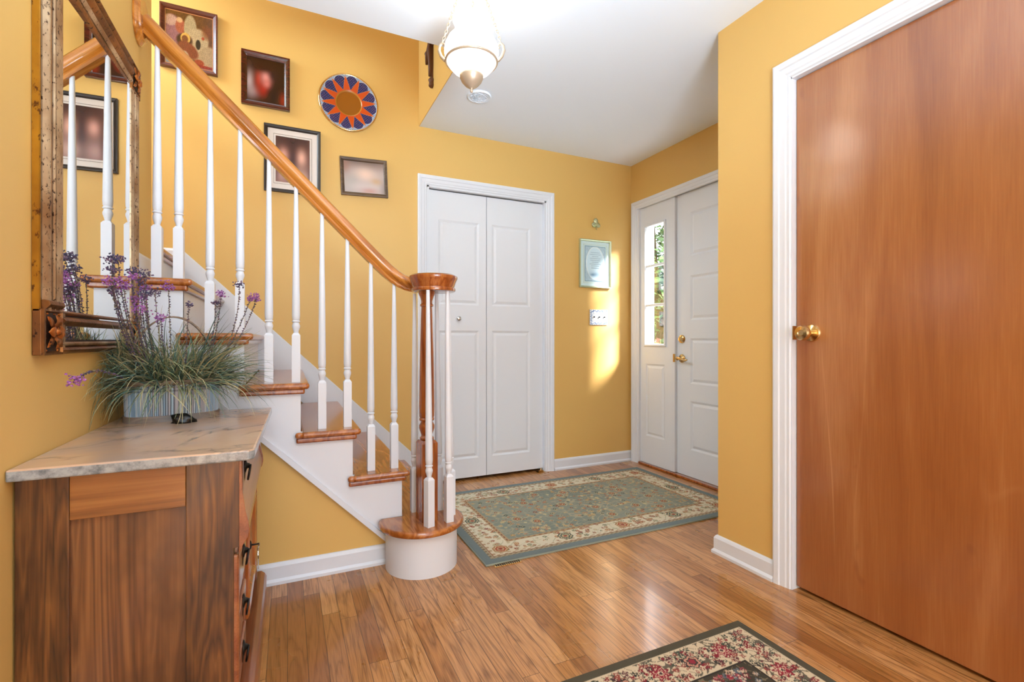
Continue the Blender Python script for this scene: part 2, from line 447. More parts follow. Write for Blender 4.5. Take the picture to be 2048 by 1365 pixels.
# far wall with the opening of the bifold closet
c = MB().box(-1.75, 0.857, YA, YA + .1, 0, ZU).box(1.775, XB + .2, YA, YA + .1, 0, H).box(0.857, 1.775, YA, YA + .1, 2.05, ZU)
struct(c, 'wall_far', m_wall, 'long yellow wall with the pictures and the closet', 'wall')
struct(MB().box(0.80, 1.83, YA + .1, YA + .5, 0, 2.2), 'wall_closet', m_dark, 'near-black block painted as the shade inside the closet', 'wall')
struct(MB().box(XH - .004, XH + .1, YH + .001, YA - .001, H + .0005, ZU).box(-.5, XH + .1, YH - .1, YH, H + .26, ZU), 'wall_stairwell', m_wall, 'yellow wall above the ceiling edge holding the carved cross', 'wall')
# wall with the front door
DY0, DY1 = 1.79, 3.12
c = MB().box(XB, XB + .14, 1.55, DY0, 0, H).box(XB, XB + .14, DY1, YA, 0, H).box(XB, XB + .14, DY0, DY1, 2.085, H)
struct(c, 'wall_front_door', m_wall, 'yellow wall around the front door', 'wall')
# right partition with the wooden door
c = MB().box(XR, XB + .14, 1.285, YE, 0, H).box(XR, XR + .12, YB - .1, .45, 0, H).box(XR, XR + .12, .45, 1.285, 2.052, H)
struct(c, 'wall_right', m_wall, 'yellow partition around the varnished wooden door', 'wall')
struct(MB().box(XR + .12, XR + .5, .40, 1.285, 0, 2.1), 'wall_behind_door', m_dark, 'near-black block painted as the shade behind the wooden door', 'wall')
# rear wall with a large window
c = MB().box(XL, -.45, YB - .1, YB, 0, H).box(1.78, XR, YB - .1, YB, 0, H).box(-.45, 1.78, YB - .1, YB, 2.35, H).box(-.45, 1.78, YB - .1, YB, 0, .15)
struct(c, 'wall_rear', m_wall, 'yellow wall around the window behind the camera', 'wall')
c = MB()
for x in (-.45, .27, 1.0, 1.73): c.box(x, x + .05, YB - .08, YB - .02, .15, 2.35)
c.box(-.45, 1.78, YB - .08, YB - .02, .15, .2).box(-.45, 1.78, YB - .08, YB - .02, 2.3, 2.35)
wn = struct(c, 'window_2', m_trim, 'white window behind the camera', 'window')
MB().box(-.4, 1.73, YB - .055, YB - .05, .2, 2.3).build('window_pane', m_glass, wn)

# baseboards: body + shoe
def base_prof(h=.085, t=.014): return [(0, 0), (t + .008, 0), (t + .008, .012), (t + .002, .020), (t, .022), (t, h - .014), (t - .005, h - .004), (t - .009, h), (0, h)]
def baseboard(name, p0, p1, nrm, label, z=0.0, h=.085, ext=(0, 0)):
    p0, p1, nrm = Vector(p0), Vector(p1), Vector(nrm); c = MB(); pr = base_prof(h); n = len(pr); vs = []
    d = (p1 - p0).normalized()
    for p, e in ((p0, -ext[0]), (p1, ext[1])):
        for a, b in pr:
            q = p + nrm * a + d * (e * a); vs.append((q.x, q.y, z + b))
    c.add(vs, [tuple(range(n - 1, -1, -1)), tuple(range(n, 2 * n))] + [(i, (i + 1) % n, (i + 1) % n + n, i + n) for i in range(n)])
    return struct(c, name, m_trim, label, 'baseboard')
baseboard('baseboard_far', (1.846, YA, 0), (XB, YA, 0), (0, -1, 0), 'white baseboard between the closet and the front door')
baseboard('baseboard_right', (XR, 1.348, 0), (XR, YE, 0), (-1, 0, 0), 'white baseboard left of the wooden door', ext=(0, 1))
baseboard('baseboard_partition', (XR, YE, 0), (XB, YE, 0), (0, 1, 0), 'white baseboard on the end of the partition', ext=(1, 0))
baseboard('baseboard_stairs', (XL, YS, 0), (0.424, YS, 0), (0, -1, 0), 'white baseboard under the stairs', h=.085)
baseboard('baseboard_left', (XL, YB, 0), (XL, 1.25, 0), (1, 0, 0), 'white baseboard along the left wall')
baseboard('baseboard_rear', (XR, YB, 0), (XL, YB, 0), (0, 1, 0), 'white baseboard behind the camera')
baseboard('baseboard_stair_wall', (XL, 2.17, 0), (XL, 2.45, 0), (1, 0, 0), 'short white baseboard beside the sixth tread', z=1.231, h=.10)
baseboard('baseboard_landing', (-1.65, YA, 0), (-.53, YA, 0), (0, -1, 0), 'white baseboard on the stair landing', z=1.436, h=.07)

# door casings
cas_prof = [(0, 0), (0, .018), (.006, .020), (.022, .018), (.026, .014), (.045, .012), (.050, .009), (.060, .009), (.064, .004), (.064, 0)]
def casing(name, a0, a1, top, base, axis, sgn, label, wid=.064):
    """three-sided mitred casing"""
    k = wid / .064; pr = [(i * k, h) for i, h in cas_prof]; n = len(pr); c = MB(); vs, fs = [], []
    for (ca, cb, da, db) in ((a0, 0, 1, 0), (a0, top, 1, -1), (a1, top, -1, -1), (a1, 0, -1, 0)):
        for ins, h in pr:
            a, b, t = ca + da * ins, cb + db * ins, base + sgn * h
            vs.append((a, t, b) if axis == 'y' else (t, a, b))
    for i in range(3):
        for q in range(n):
            l = (q + 1) % n; fs.append((i * n + q, i * n + l, (i + 1) * n + l, (i + 1) * n + q))
    fs += [tuple(range(n)), tuple(range(3 * n, 4 * n))]
    c.add(vs, fs); return struct(c, name, m_trim, label, 'door trim')
casing('trim_1', 0.793, 1.843, 2.117, YA, 'y', -1, 'white casing around the bifold closet door')
casing('trim_2', 1.70, 3.187, 2.122, XB, 'x', -1, 'white casing around the front door and its sidelight')
casing('trim_3', 0.385, 1.347, 2.120, XR, 'x', -1, 'white casing around the varnished wooden door', wid=.070)
# jambs
c = MB().box(.857, .872, YA - .005, YA + .1, 0, 2.05).box(1.765, 1.78, YA - .005, YA + .1, 0, 2.05).box(.857, 1.78, YA - .005, YA + .1, 2.04, 2.055)
struct(c, 'trim_4', m_trim, 'white jamb of the closet opening', 'door trim')
c = MB().box(XR - .004, XR + .12, 1.273, 1.287, 0, 2.056).box(XR - .004, XR + .12, .448, .462, 0, 2.056).box(XR - .004, XR + .12, .45, 1.285, 2.044, 2.056)
struct(c, 'trim_5', m_trim, 'white jamb of the wooden door', 'door trim')
c = MB().box(XB - .004, XB + .14, DY0 - .002, DY0 + .012, 0, 2.085).box(XB - .004, XB + .14, 3.108, 3.123, 0, 2.085).box(XB - .004, XB + .14, DY0, 3.12, 2.068, 2.087).box(XB + .010, XB + .14, 2.722, 2.752, 0.02, 2.07)
struct(c, 'trim_6', m_trim, 'white frame post between the front door and the sidelight', 'door trim')
struct(MB().box(XB - .012, XB + .14, DY0 + .012, 3.108, 0, .016), 'trim_7', m_oakd, 'dark wooden threshold under the front door', 'threshold', bevel=.004)

# raised panel doors
pan_prof = [(0, 0), (.012, -.006), (.016, -.007), (.030, -.0015), (.034, 0)]
def raised(c, a0, a1, b0, b1, base, axis, sgn):
    """raised-and-fielded panel, closed surface let into the door face"""
    n = len(pan_prof); vs, fs = [], []
    for ins, h in [(0, .0006)] + pan_prof[1:]:
        for a, b in ((a0 + ins, b0 + ins), (a1 - ins, b0 + ins), (a1 - ins, b1 - ins), (a0 + ins, b1 - ins)):
            t = base + sgn * h
            vs.append((a, t, b) if axis == 'y' else (t, a, b))
    for j in range(n - 1):
        for i in range(4): fs.append((j * 4 + i, j * 4 + (i + 1) % 4, (j + 1) * 4 + (i + 1) % 4, (j + 1) * 4 + i))
    fs.append(tuple(range((n - 1) * 4, n * 4)))
    c.add(vs, fs)
def slab(a0, a1, b0, b1, holes, base, axis, sgn, thick):
    """door leaf whose front face at `base` is cut by panel holes, with fielded panels set in"""
    c = MB()
    As = sorted({a0, a1} | {h[0] for h in holes} | {h[1] for h in holes}); Bs = sorted({b0, b1} | {h[2] for h in holes} | {h[3] for h in holes})
    def P(a, b, t): return (a, t, b) if axis == 'y' else (t, a, b)
    for i in range(len(As) - 1):
        for j in range(len(Bs) - 1):
            ma, mb_ = (As[i] + As[i + 1]) / 2, (Bs[j] + Bs[j + 1]) / 2
            if any(h[0] < ma < h[1] and h[2] < mb_ < h[3] for h in holes): continue
            c.add([P(As[i], Bs[j], base), P(As[i + 1], Bs[j], base), P(As[i + 1], Bs[j + 1], base), P(As[i], Bs[j + 1], base)], [(0, 1, 2, 3)])
    t2 = base - sgn * thick; t1 = base
    for (p, q) in (((a0, b0), (a1, b0)), ((a1, b0), (a1, b1)), ((a1, b1), (a0, b1)), ((a0, b1), (a0, b0))):
        c.add([P(*p, t1), P(*q, t1), P(*q, t2), P(*p, t2)], [(0, 1, 2, 3)])
    c.add([P(a0, b0, t2), P(a1, b0, t2), P(a1, b1, t2), P(a0, b1, t2)], [(0, 1, 2, 3)])
    for h in holes: raised(c, *h, base, axis, sgn)
    return c

# bifold closet door
d2 = thing('door_2', (1.316, 3.24, 0), 'white two-leaf bifold closet door with four raised panels', 'closet door', kind='structure')
zlo, zhi = .022, 2.032
L1 = slab(.873, 1.3015, zlo, zhi, [(.945, 1.245, .155, 1.065), (.945, 1.245, 1.245, 1.835)], 3.235, 'y', -1, .03).build('door_leaf', m_doorw, d2, fix=False)
L2 = slab(1.3055, 1.764, zlo, zhi, [(1.345, 1.655, .155, 1.065), (1.345, 1.655, 1.245, 1.835)], 3.235, 'y', -1, .03).build('door_leaf', m_doorw, d2, fix=False)
tag(MB().lathe([(.004, 0), (.007, -.004), (.006, -.010), (.010, -.014), (.016, -.019), (.017, -.024), (.012, -.029), (.004, -.031)], (1.088, 3.235, 1.148), 16, 'y').build('knob', m_chrome, L1, smooth=True), 'small clear chrome knob')
c = MB().box(1.70, 1.765, 3.19, 3.225, 0, .004).tube([(1.735, 3.21, 0), (1.735, 3.21, .03)], .005)
c.box(1.715, 1.755, 3.205, 3.212, 0, .014)
tag(c.build('pivot_bracket', m_brass, d2), 'small brass floor pivot bracket')
struct(MB().box(.872, 1.765, 3.225, 3.275, 2.036, 2.050), 'trim_8', m_chrome, 'metal track above the bifold door', 'door track')

# front door: eight panels
d1 = thing('door_1', (2.62, 2.26, 0), 'white panelled front door with brass lock and lever', 'front door', kind='structure')
rows = [(.21, .56), (.685, 1.01), (1.14, 1.46), (1.60, 1.915)]
holes = [(y0, y1, z0, z1) for (y0, y1) in ((1.92, 2.19), (2.315, 2.590)) for z0, z1 in rows]
leaf = slab(1.805, 2.718, .018, 2.064, holes, 2.615, 'x', -1, .045).build('door_leaf', m_doorw, d1, fix=False)
db = MB().lathe([(.030, 0), (.031, -.004), (.028, -.010), (.018, -.014), (.015, -.024), (.004, -.026)], (2.615, 2.668, 1.005), 24, 'x').build('deadbolt', m_brass, leaf, smooth='auto')
c = MB().lathe([(.031, 0), (.032, -.004), (.027, -.010), (.013, -.014), (.011, -.040), (.015, -.048), (.010, -.055)], (2.615, 2.668, .863), 24, 'x')
c.tube([(2.568, 2.668, .863), (2.563, 2.645, .866), (2.560, 2.615, .858), (2.563, 2.590, .852), (2.566, 2.573, .858)], [.011, .010, .008, .008, .006], 10)
c.build('door_lever', m_brass, leaf, smooth=True)
MB().box(2.590, 2.602, 2.7215, 2.735, .835, .895).build('strike_plate', m_brass, d1)

# sidelight
w1 = thing('window_1', (2.60, 2.93, 0), 'narrow sidelight with three glass panes beside the front door', 'window', kind='structure')
GY0, GY1, GZ0, GZ1 = 2.833, 3.040, .965, 1.895
c = MB()
x0, x1 = 2.598, 2.635
for (ya, yb, za, zb) in ((2.752, GY0 - .0, .018, 2.066), (GY1, 3.107, .018, 2.066), (GY0, GY1, GZ1, 2.066), (GY0, GY1, .81, GZ0), (GY0, GY1, .018, .235)):
    c.box(x0, x1, ya, yb, za, zb)
c.box(x0 + .012, x1, GY0, GY1, .235, .81)
raised(c, GY0 - .004, GY1 + .004, .235, .81, x0 - .0003, 'x', -1)
c.build('panel_frame', m_doorw, w1, fix=False)
fr = MB().frame(GY0 - .018, GY1 + .018, GZ0 - .018, GZ1 + .018, [(0, 0), (0, .008), (.006, .012), (.016, .010), (.022, 0)], x0, 'x', -1).build('glazing_frame', m_doorw, w1)
for z in (1.272, 1.583): MB().box(x0 - .004, x0 + .02, GY0, GY1, z - .010, z + .010).build('muntin', m_doorw, w1, bevel=.003)
MB().box(x0 + .014, x0 + .018, GY0, GY1, GZ0, GZ1).build('pane', m_glass, w1)

# varnished door
d3 = thing('door_3', (1.868, .868, 0), 'flat varnished orange-brown wooden door with brass knob', 'door', kind='structure')
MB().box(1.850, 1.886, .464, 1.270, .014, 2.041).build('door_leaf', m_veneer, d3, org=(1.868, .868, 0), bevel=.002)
c = MB().lathe([(.033, 0), (.034, -.003), (.031, -.009), (.020, -.012), (.012, -.015), (.011, -.030), (.016, -.036), (.025, -.042), (.029, -.052), (.029, -.062), (.025, -.069), (.012, -.071), (.010, -.068), (.003, -.068)], (1.850, 1.207, 1.026), 32, 'x')
c.build('door_knob', m_brass, d3, smooth='auto')
MB().box(1.828, 1.850, 1.269, 1.2735, 1.0, 1.055).build('strike_plate', m_brass, d3)

# ------------------------------------------------------------------ staircase
RISE = .2052
NOS = {1: .709, 2: .503, 3: .290, 4: .083, 5: -.123, 6: -.327, 7: -.530}
rx = {n: NOS[n] - .033 for n in NOS}
st = thing('staircase', (.1, 2.7, 0), 'straight staircase with stained oak treads and white risers', 'staircase')
YO = 2.190     # outer face of the stringer
for n in range(2, 8):
    z = n * RISE; xb = rx[n + 1] if n < 7 else -1.64
    y0 = 2.163 if n < 7 else 2.462
    if n == 6: c = MB().prism([(NOS[n], y0), (NOS[n], YA - .004), (xb, YA - .004), (xb, 2.463), (XL + .001, 2.463), (XL + .001, y0)], z - .026, z, 'z')
    else: c = MB().box(xb, NOS[n], y0, YA - .004, z - .026, z)
    if n < 6: c.box(xb - .022, xb + .01, y0, 2.189, z - .026, z)
    t = c.build('tread', m_oak, st, org=(NOS[n], 2.2, z), bevel=.0115, seg=3)
    if n < 7:
        c = MB().box(xb - .018 if n < 6 else XL + .001, rx[n] + .016, y0 + .010, 2.189, z - .046, z - .024).box(rx[n], rx[n] + .016, 2.189, YA - .004, z - .046, z - .024)
    else: c = MB().box(rx[n], rx[n] + .016, y0, YA - .004, z - .046, z - .024)
    c.build('cove_moulding', m_oakd, t, bevel=.007, seg=3)
    if n < 7: MB().box(rx[n] - .012, rx[n], YO + .003, YA - .004, (n - 1) * RISE, z - .026).build('riser', m_trim, st)
    else: MB().box(rx[n] - .012, rx[n], 2.463, YA - .004, (n - 1) * RISE, z - .026).build('riser', m_trim, st)
# bullnose starting step
cx, cy = .545, 2.130
def arc(r, a0, a1, n): return [(cx + r * math.cos(R(a0 + (a1 - a0) * i / n)), cy + r * math.sin(R(a0 + (a1 - a0) * i / n))) for i in range(n + 1)]
poly = arc(.187, 168, 372, 44) + [(.718, 2.235), (.711, 2.30), (.709, 2.40), (.709, YA - .004), (rx[2], YA - .004), (rx[2], 2.190), (.372, 2.190)]
t = MB().prism(poly, RISE - .028, RISE, 'z').build('tread', m_oak, st, org=(.6, 2.2, RISE), bevel=.0125, seg=4)
tag(t, 'round-ended starting tread')
poly = arc(.157, 165, 366, 44) + [(.688, 2.22), (.680, 2.30), (.676, 2.40), (.676, YA - .004), (.47, YA - .004), (.47, YO + .006), (.412, YO + .006)]
tag(MB().prism(poly, 0.0, RISE - .028, 'z').build('riser', m_trim, st, smooth='auto'), 'curved white drum under the starting tread')
# outer stringer (white), its bead, and the yellow wall under it
sl = -.988
def zl(x): return .584 + sl * (x + .087)
poly = [(.418, zl(.418)), (.470, .06), (.470, .178)]
poly = [(XL + .001, zl(XL)), (.418, zl(.418)), (.430, zl(.418) - .0), (.470, .10)]
for n in range(2, 7): poly += [(rx[n], (n - 1) * RISE - .0), (rx[n], n * RISE - .027)]
poly += [(XL + .001, 6 * RISE - .027)]
MB().prism(poly, YO, YS - .0005, 'y').build('stringer', m_trim, st, org=(.1, 2.2, 0))
MB().sweep([(-.006, -.010), (.006, -.010), (.006, .010), (-.006, .010)], [(XL + .002, YO - .004, zl(XL) + .008), (.415, YO - .004, zl(.415) + .008)]).build('stringer_bead', m_trim, st)
poly = [(XL, 0), (.418, 0), (.418, zl(.418) + .01), (XL, zl(XL) + .01)]
struct(MB().prism(poly, YS, YS + .08, 'y'), 'wall_under_stairs', m_wall, 'triangular yellow wall under the stairs', 'wall')
# skirting on the far wall
def zs(x): return .985 - .974 * x
poly = [(.790, .0), (.790, zs(.790)), (-.527, zs(-.527)), (-.56, zs(-.527)), (-.56, 1.2)]
poly = [(.790, .0), (.790, zs(.790) - .004), (-.525, zs(-.525)), (-.545, zs(-.525)), (-.545, 1.10), (-.30, .95)]
MB().prism(poly, YA - .016, YA - .001, 'y').build('skirting', m_trim, st, bevel=.003)
# ------------------------------------------------------------------ banister
bn = thing('banister', (.56, 2.10, RISE), 'oak handrail on white turned balusters with a round volute', 'banister')
def zc(x): return 1.722 - .98 * x
rail = [(0, -.031), (.018, -.031), (.021, -.023), (.017, -.016), (.026, -.009), (.031, .004), (.029, .017), (.020, .027), (.008, .031), (-.008, .031), (-.020, .027), (-.029, .017), (-.031, .004), (-.026, -.009), (-.017, -.016), (-.021, -.023), (-.018, -.031)]
pts = [(x, 2.250, zc(x)) for x in (-.497, -.3, -.1, .1, .25, .34)]
pts += [(.38, 2.250, 1.350), (.415, 2.249, 1.318), (.445, 2.246, 1.293), (.475, 2.240, 1.273), (.505, 2.228, 1.259), (.535, 2.208, 1.251), (.56, 2.18, 1.248)]
hr = MB().sweep([(a, b * 1.05) for a, b in rail], pts).build('handrail', m_oakx, bn, smooth='auto')
MB().lathe([(.02, 1.213), (.090, 1.213), (.096, 1.215), (.098, 1.222), (.096, 1.229), (.091, 1.232), (.093, 1.236), (.097, 1.250), (.103, 1.264), (.107, 1.272), (.106, 1.280), (.098, 1.286), (.06, 1.288), (.02, 1.288)], (.590, 2.095, 0), 64).build('volute', m_oakd, bn, smooth='auto')
# rosette on the left wall
c = MB().lathe([(.070, 0), (.071, .006), (.066, .013), (.060, .016), (.058, .022), (.02, .023)], (XL + .001, 2.25, zc(-.5) + .002), 40, 'x', wob=lambda a, j: 1 + .35 * abs(math.sin(a)) ** 2)
tag(c.build('rosette', m_oakx, bn, smooth='auto'), 'oval oak rosette where the rail meets the wall')
# newel
NX, NY = .560, 2.097
c = MB().obox((NX, NY), .036, .036, RISE, .545, R(8)).obox((NX, NY), .036, .036, .545, .557, R(8), .78)
c.lathe([(.027, .555), (.031, .560), (.031, .568), (.026, .572), (.024, .578), (.028, .590), (.034, .610), (.034, .622), (.027, .636), (.026, .640), (.032, .644), (.033, .650), (.030, .656), (.033, .662), (.034, .70), (.033, .80), (.030, .95), (.026, 1.10), (.024, 1.145), (.029, 1.149), (.029, 1.156), (.025, 1.160), (.025, 1.172), (.030, 1.190), (.036, 1.203), (.036, 1.2135)], (NX, NY, 0), 28)
c.build('newel_post', m_oakd, bn, smooth='auto', org=(NX, NY, RISE))
# balusters
def baluster(x, y, z0, z1, dx=0, dy=0, ang=0, hb=.198):
    c = MB(); s = .0165
    c.obox((x, y), s, s, z0, z0 + hb, ang).obox((x, y), s, s, z0 + hb, z0 + hb + .010, ang, .62)
    h = z0 + hb
    L = z1 - h
    prof = [(.0105, .006), (.0098, .014), (.0118, .022), (.0155, .034), (.0160, .041), (.0125, .052), (.0120, .054), (.0158, .057), (.0160, .061), (.0125, .0645), (.0150, .068), (.0160, .085)]
    for k in range(1, 9):
        q = k / 8; prof.append((.0160 - .0083 * q ** 1.1, .085 + (L - .085) * q))
    c.lathe(prof, (x, y, h), 16, tilt=(dx / L, dy / L, 0))
    return c.build('baluster', m_trim, bn, smooth='auto', org=(x, y, z0))
flight = [(.446, 2), (.342, 2), (.241, 3), (.136, 3), (.033, 4), (-.070, 4), (-.175, 5), (-.279, 5), (-.383, 6), (-.452, 6)]
for x, n in flight:
    top = zc(x) - .034 if x < .4 else 1.258
    baluster(x, 2.247, n * RISE, top)
ring = [(.547, 2.010, .545, 2.022, R(20)), (.640, 2.030, .635, 2.036, R(5)), (.533, 2.215, .530, 2.200, 0), (.642, 2.190, .624, 2.165, 0), (.672, 2.105, .660, 2.100, R(10))]
for x, y, tx, ty, a in ring: baluster(x, y, RISE, 1.2135, tx - x, ty - y, a)

# ------------------------------------------------------------------ chest with marble top
CX0, CX1, CY0, CY1 = -.511, -.117, 1.335, 2.085
ch = thing('washstand', ((CX0 + CX1) / 2, (CY0 + CY1) / 2, 0), 'antique walnut washstand with pink-grey marble top against the left wall', 'cabinet')
c = MB().box(CX0, CX1 - .015, CY0 + .022, CY1 - .004, .02, .709)
c.build('carcass', m_walv, ch)
c = MB().box(CX0, -.424, CY0, CY0 + .024, 0, .711); c.build('side_stile', m_walv, ch, bevel=.0015)
c = MB().prism([(-.214, 0), (CX1, 0), (CX1, .497), (CX1 + .019, .500), (CX1 + .019, .711), (-.214, .711)], CY0, CY0 + .024, 'y'); c.build('side_stile', m_walv, ch, bevel=.0015)
MB().box(-.4235, -.2145, CY0 + .001, CY0 + .024, .612, .711).build('side_rail', m_walx, ch, bevel=.0015)
MB().box(-.4235, -.2145, CY0 + .001, CY0 + .024, .03, .10).build('side_rail', m_walx, ch, bevel=.0015)
MB().box(-.4245, -.2135, CY0 + .012, CY0 + .0245, .095, .616).build('side_panel', m_walp, ch)
MB().box(CX0, CX1, CY1 - .004, CY1 + .004, 0, .709).build('side_panel', m_walp, ch)
mt = MB().prism([(CX0 - .003, 1.305), (-.083, 1.305), (-.072, 1.318), (-.055, 2.095), (CX0 - .003, 2.100)], .712, .737, 'z').build('marble_top', m_marble, ch, org=(-.28, 1.7, .712), bevel=.004, seg=2)
# top drawer with its projecting canted moulding
FX = -.116
dr = MB().box(FX - .012, FX + .004, 1.345, 2.070, .505, .706).build('drawer', m_walf, ch)
tp = [(FX + .004, .700), (-.104, .700), (-.102, .625), (-.098, .595), (-.092, .566), (-.088, .548), (-.088, .534), (-.092, .526), (-.104, .515), (FX + .004, .512)]
MB().prism(tp, 1.352, 2.062, 'y').build('drawer_moulding', m_walf, dr, bevel=.002)
for y0, y1 in ((1.330, 1.352), (2.062, 2.090)):
    MB().prism([(-.106, .709), (-.100, .709), (-.098, .63), (-.092, .585), (-.086, .560), (-.084, .540), (-.087, .522), (-.098, .503), (-.104, .488), (-.106, .470)], y0, y1, 'y').build('bracket', m_walf, ch, bevel=.003)
for z0, z1 in ((.345, .475), (.225, .335), (.115, .215)):
    q = MB().box(FX - .012, FX, 1.362, 1.60, z0, z1).build('drawer', m_walf, ch, bevel=.003)
    MB().box(FX - .001, FX + .008, 1.385, 1.58, z0 + .02, z1 - .02).build('raised_panel', m_walf, q, bevel=.004)
dd = MB().box(FX - .012, FX, 1.625, 2.055, .12, .475).build('door', m_walf, ch, bevel=.002)
MB().frame(1.66, 2.02, .155, .44, [(0, 0), (0, .008), (.008, .012), (.02, .008), (.028, 0)], FX, 'x', 1).build('moulding', m_oakd, dd)
MB().box(FX - .01, FX + .012, 2.030, 2.062, .10, .50).build('pilaster', m_walf, ch, bevel=.005)
MB().box(FX - .01, FX + .010, 1.337, 1.358, .10, .48).build('pilaster', m_walf, ch, bevel=.005)
c = MB().prism([(-.13, 0), (-.074, 0), (-.074, .078), (-.080, .090), (-.092, .100), (-.13, .100)], 1.330, 2.114, 'y')
c.build('plinth', m_walf, ch, bevel=.002)
def pull(y, z, par, x=-.110):
    c = MB().lathe([(.018, 0), (.018, .003), (.008, .006), (.006, .012)], (x, y, z), 12, 'x')
    c.lathe([(.024, 0), (.022, .002), (.010, .003)], (x - .001, y, z - .012), 10, 'x', wob=lambda a, j: 1 + .25 * math.cos(3 * a))
    c.tube([(x + .011 + .003 * math.cos(q), y + .013 * math.sin(q), z - .018 + .019 * math.cos(q)) for q in [i * PI / 7 for i in range(14)]], .0028, 6, closed=True)
    return tag(c.build('drop_pull', m_iron, par, smooth=True), 'dark iron drop handle')
pull(1.46, .665, dr, -.103); pull(1.94, .672, dr, -.103)
pull(1.475, .435, ch, -.108); pull(1.475, .300, ch, -.108); pull(1.475, .175, ch, -.108)
c = MB().lathe([(.014, 0), (.014, .003), (.006, .006)], (FX, 1.865, .300), 12, 'x'); c.tube([(FX, 1.865, .300), (-.088, 1.865, .300)], .003, 6)
c.build('keyhole', m_iron, dd, smooth=True)
ky = thing('key', (-.088, 1.865, .215), 'small silver keys hanging from the washstand door lock', 'keys')
c = MB().tube([(-.090 + .003 * math.cos(a), 1.865 + .011 * math.sin(a), .290 + .011 * math.cos(a)) for a in [i * PI / 6 for i in range(12)]], .0014, 5, closed=True)
c.build('key_ring', m_chrome, ky)
c = MB().prism([(1.853, .280), (1.877, .280), (1.881, .266), (1.876, .255), (1.869, .250), (1.869, .212), (1.862, .217), (1.862, .250), (1.855, .255), (1.850, .266)], -.092, -.089, 'x')
c.build('key_blade', m_chrome, ky)

# ------------------------------------------------------------------ gilt mirror
MY0, MY1, MZ0, MZ1 = 1.418, 2.192, .965, 1.985
mi = thing('mirror', (XL, (MY0 + MY1) / 2, MZ0), 'large antique gilt wall mirror above the washstand', 'mirror')
xw = XL + .001
MB().box(xw, xw + .003, MY0 + .01, MY1 - .01, MZ0 + .01, MZ1 - .01).build('backing', m_groove, mi)
MB().prism([(xw + .003, MY0 + .09), (xw + .0045, MY0 + .09), (xw + .0175, MY1 - .09), (xw + .016, MY1 - .09)], MZ0 + .09, MZ1 - .09, 'z').build('glass', m_mirror, mi)
MB().box(xw + .003, xw + .006, MY0 + .12, MY1 - .12, MZ0 + .035, MZ0 + .070).build('lower_glass', m_mirror, mi)
def stile(y0, d):
    """ribbed upright; d=+1 grows to +y"""
    z0, z1 = MZ0 + .10, MZ1 - .105
    bands = [('edge_strip', m_goldy, 0, .008, .017, .019), ('groove', m_groove, .008, .012, .012, .012), ('moulding', m_goldl, .012, .042, .020, .032), ('rib', m_gold, .042, .048, .024, .026),
             ('groove', m_groove, .048, .052, .016, .016), ('rib', m_goldl, .052, .060, .026, .030), ('groove', m_groove, .060, .064, .016, .016), ('rib', m_gold, .064, .070, .022, .025), ('lip', m_goldl, .070, .106, .026, .030)]
    c = MB(); prof = []
    ml = [m_goldy, m_goldl, m_gold, m_groove]
    for nm, mt_, a, b, h0, h1 in bands:
        h0, h1 = h0 * .78 - .001, h1 * .78 - .001
        c.cur = ml.index(mt_)
        n = 6; pl = [(y0 + d * a, xw)] + [(y0 + d * (a + (b - a) * i / n), xw + h0 + (h1 - h0) * math.sin(PI * i / n)) for i in range(n + 1)] + [(y0 + d * b, xw)]
        vs = [(x, y, z) for z in (z0, z1) for (y, x) in pl]
        k = len(pl)
        c.add(vs, [tuple(range(k)), tuple(range(k, 2 * k))] + [(i, (i + 1) % k, (i + 1) % k + k, i + k) for i in range(k)])
    return c.build('stile', ml, mi, smooth='auto')
stile(MY0, 1); stile(MY1, -1)
def railh(z0, d, name='rail'):
    ml = [m_gold, m_goldl, m_groove]; c = MB()
    for mt_, a, b, h0, h1 in [(m_gold, 0, .020, .014, .030), (m_goldl, .020, .030, .022, .026), (m_groove, .030, .034, .014, .014), (m_gold, .070, .092, .020, .034), (m_groove, .092, .096, .014, .014), (m_gold, .096, .106, .018, .024)] if name == 'rail' else \
            [(m_gold, 0, .022, .018, .034), (m_groove, .022, .027, .016, .016), (m_gold, .027, .060, .022, .036), (m_groove, .060, .064, .014, .014), (m_goldl, .064, .085, .022, .030), (m_gold, .085, .105, .018, .022)]:
        c.cur = ml.index(mt_); n = 6; h0, h1 = h0 * .78, h1 * .78
        pl = [(z0 + d * a, xw)] + [(z0 + d * (a + (b - a) * i / n), xw + h0 + (h1 - h0) * math.sin(PI * i / n)) for i in range(n + 1)] + [(z0 + d * b, xw)]
        vs = [(x, y, z) for y in (MY0 + .098, MY1 - .098) for (z, x) in pl]; k = len(pl)
        c.add(vs, [tuple(range(k)), tuple(range(k, 2 * k))] + [(i, (i + 1) % k, (i + 1) % k + k, i + k) for i in range(k)])
    if name == 'rail':
        c.cur = 1; c.box(xw, xw + .018, MY0 + .098, MY0 + .122, z0 + .004, z0 + .10).box(xw, xw + .018, MY1 - .122, MY1 - .098, z0 + .004, z0 + .10)
    return c.build(name if name == 'rail' else 'top_rail', ml, mi, smooth='auto')
railh(MZ0, 1); railh(MZ1, -1, 'top')
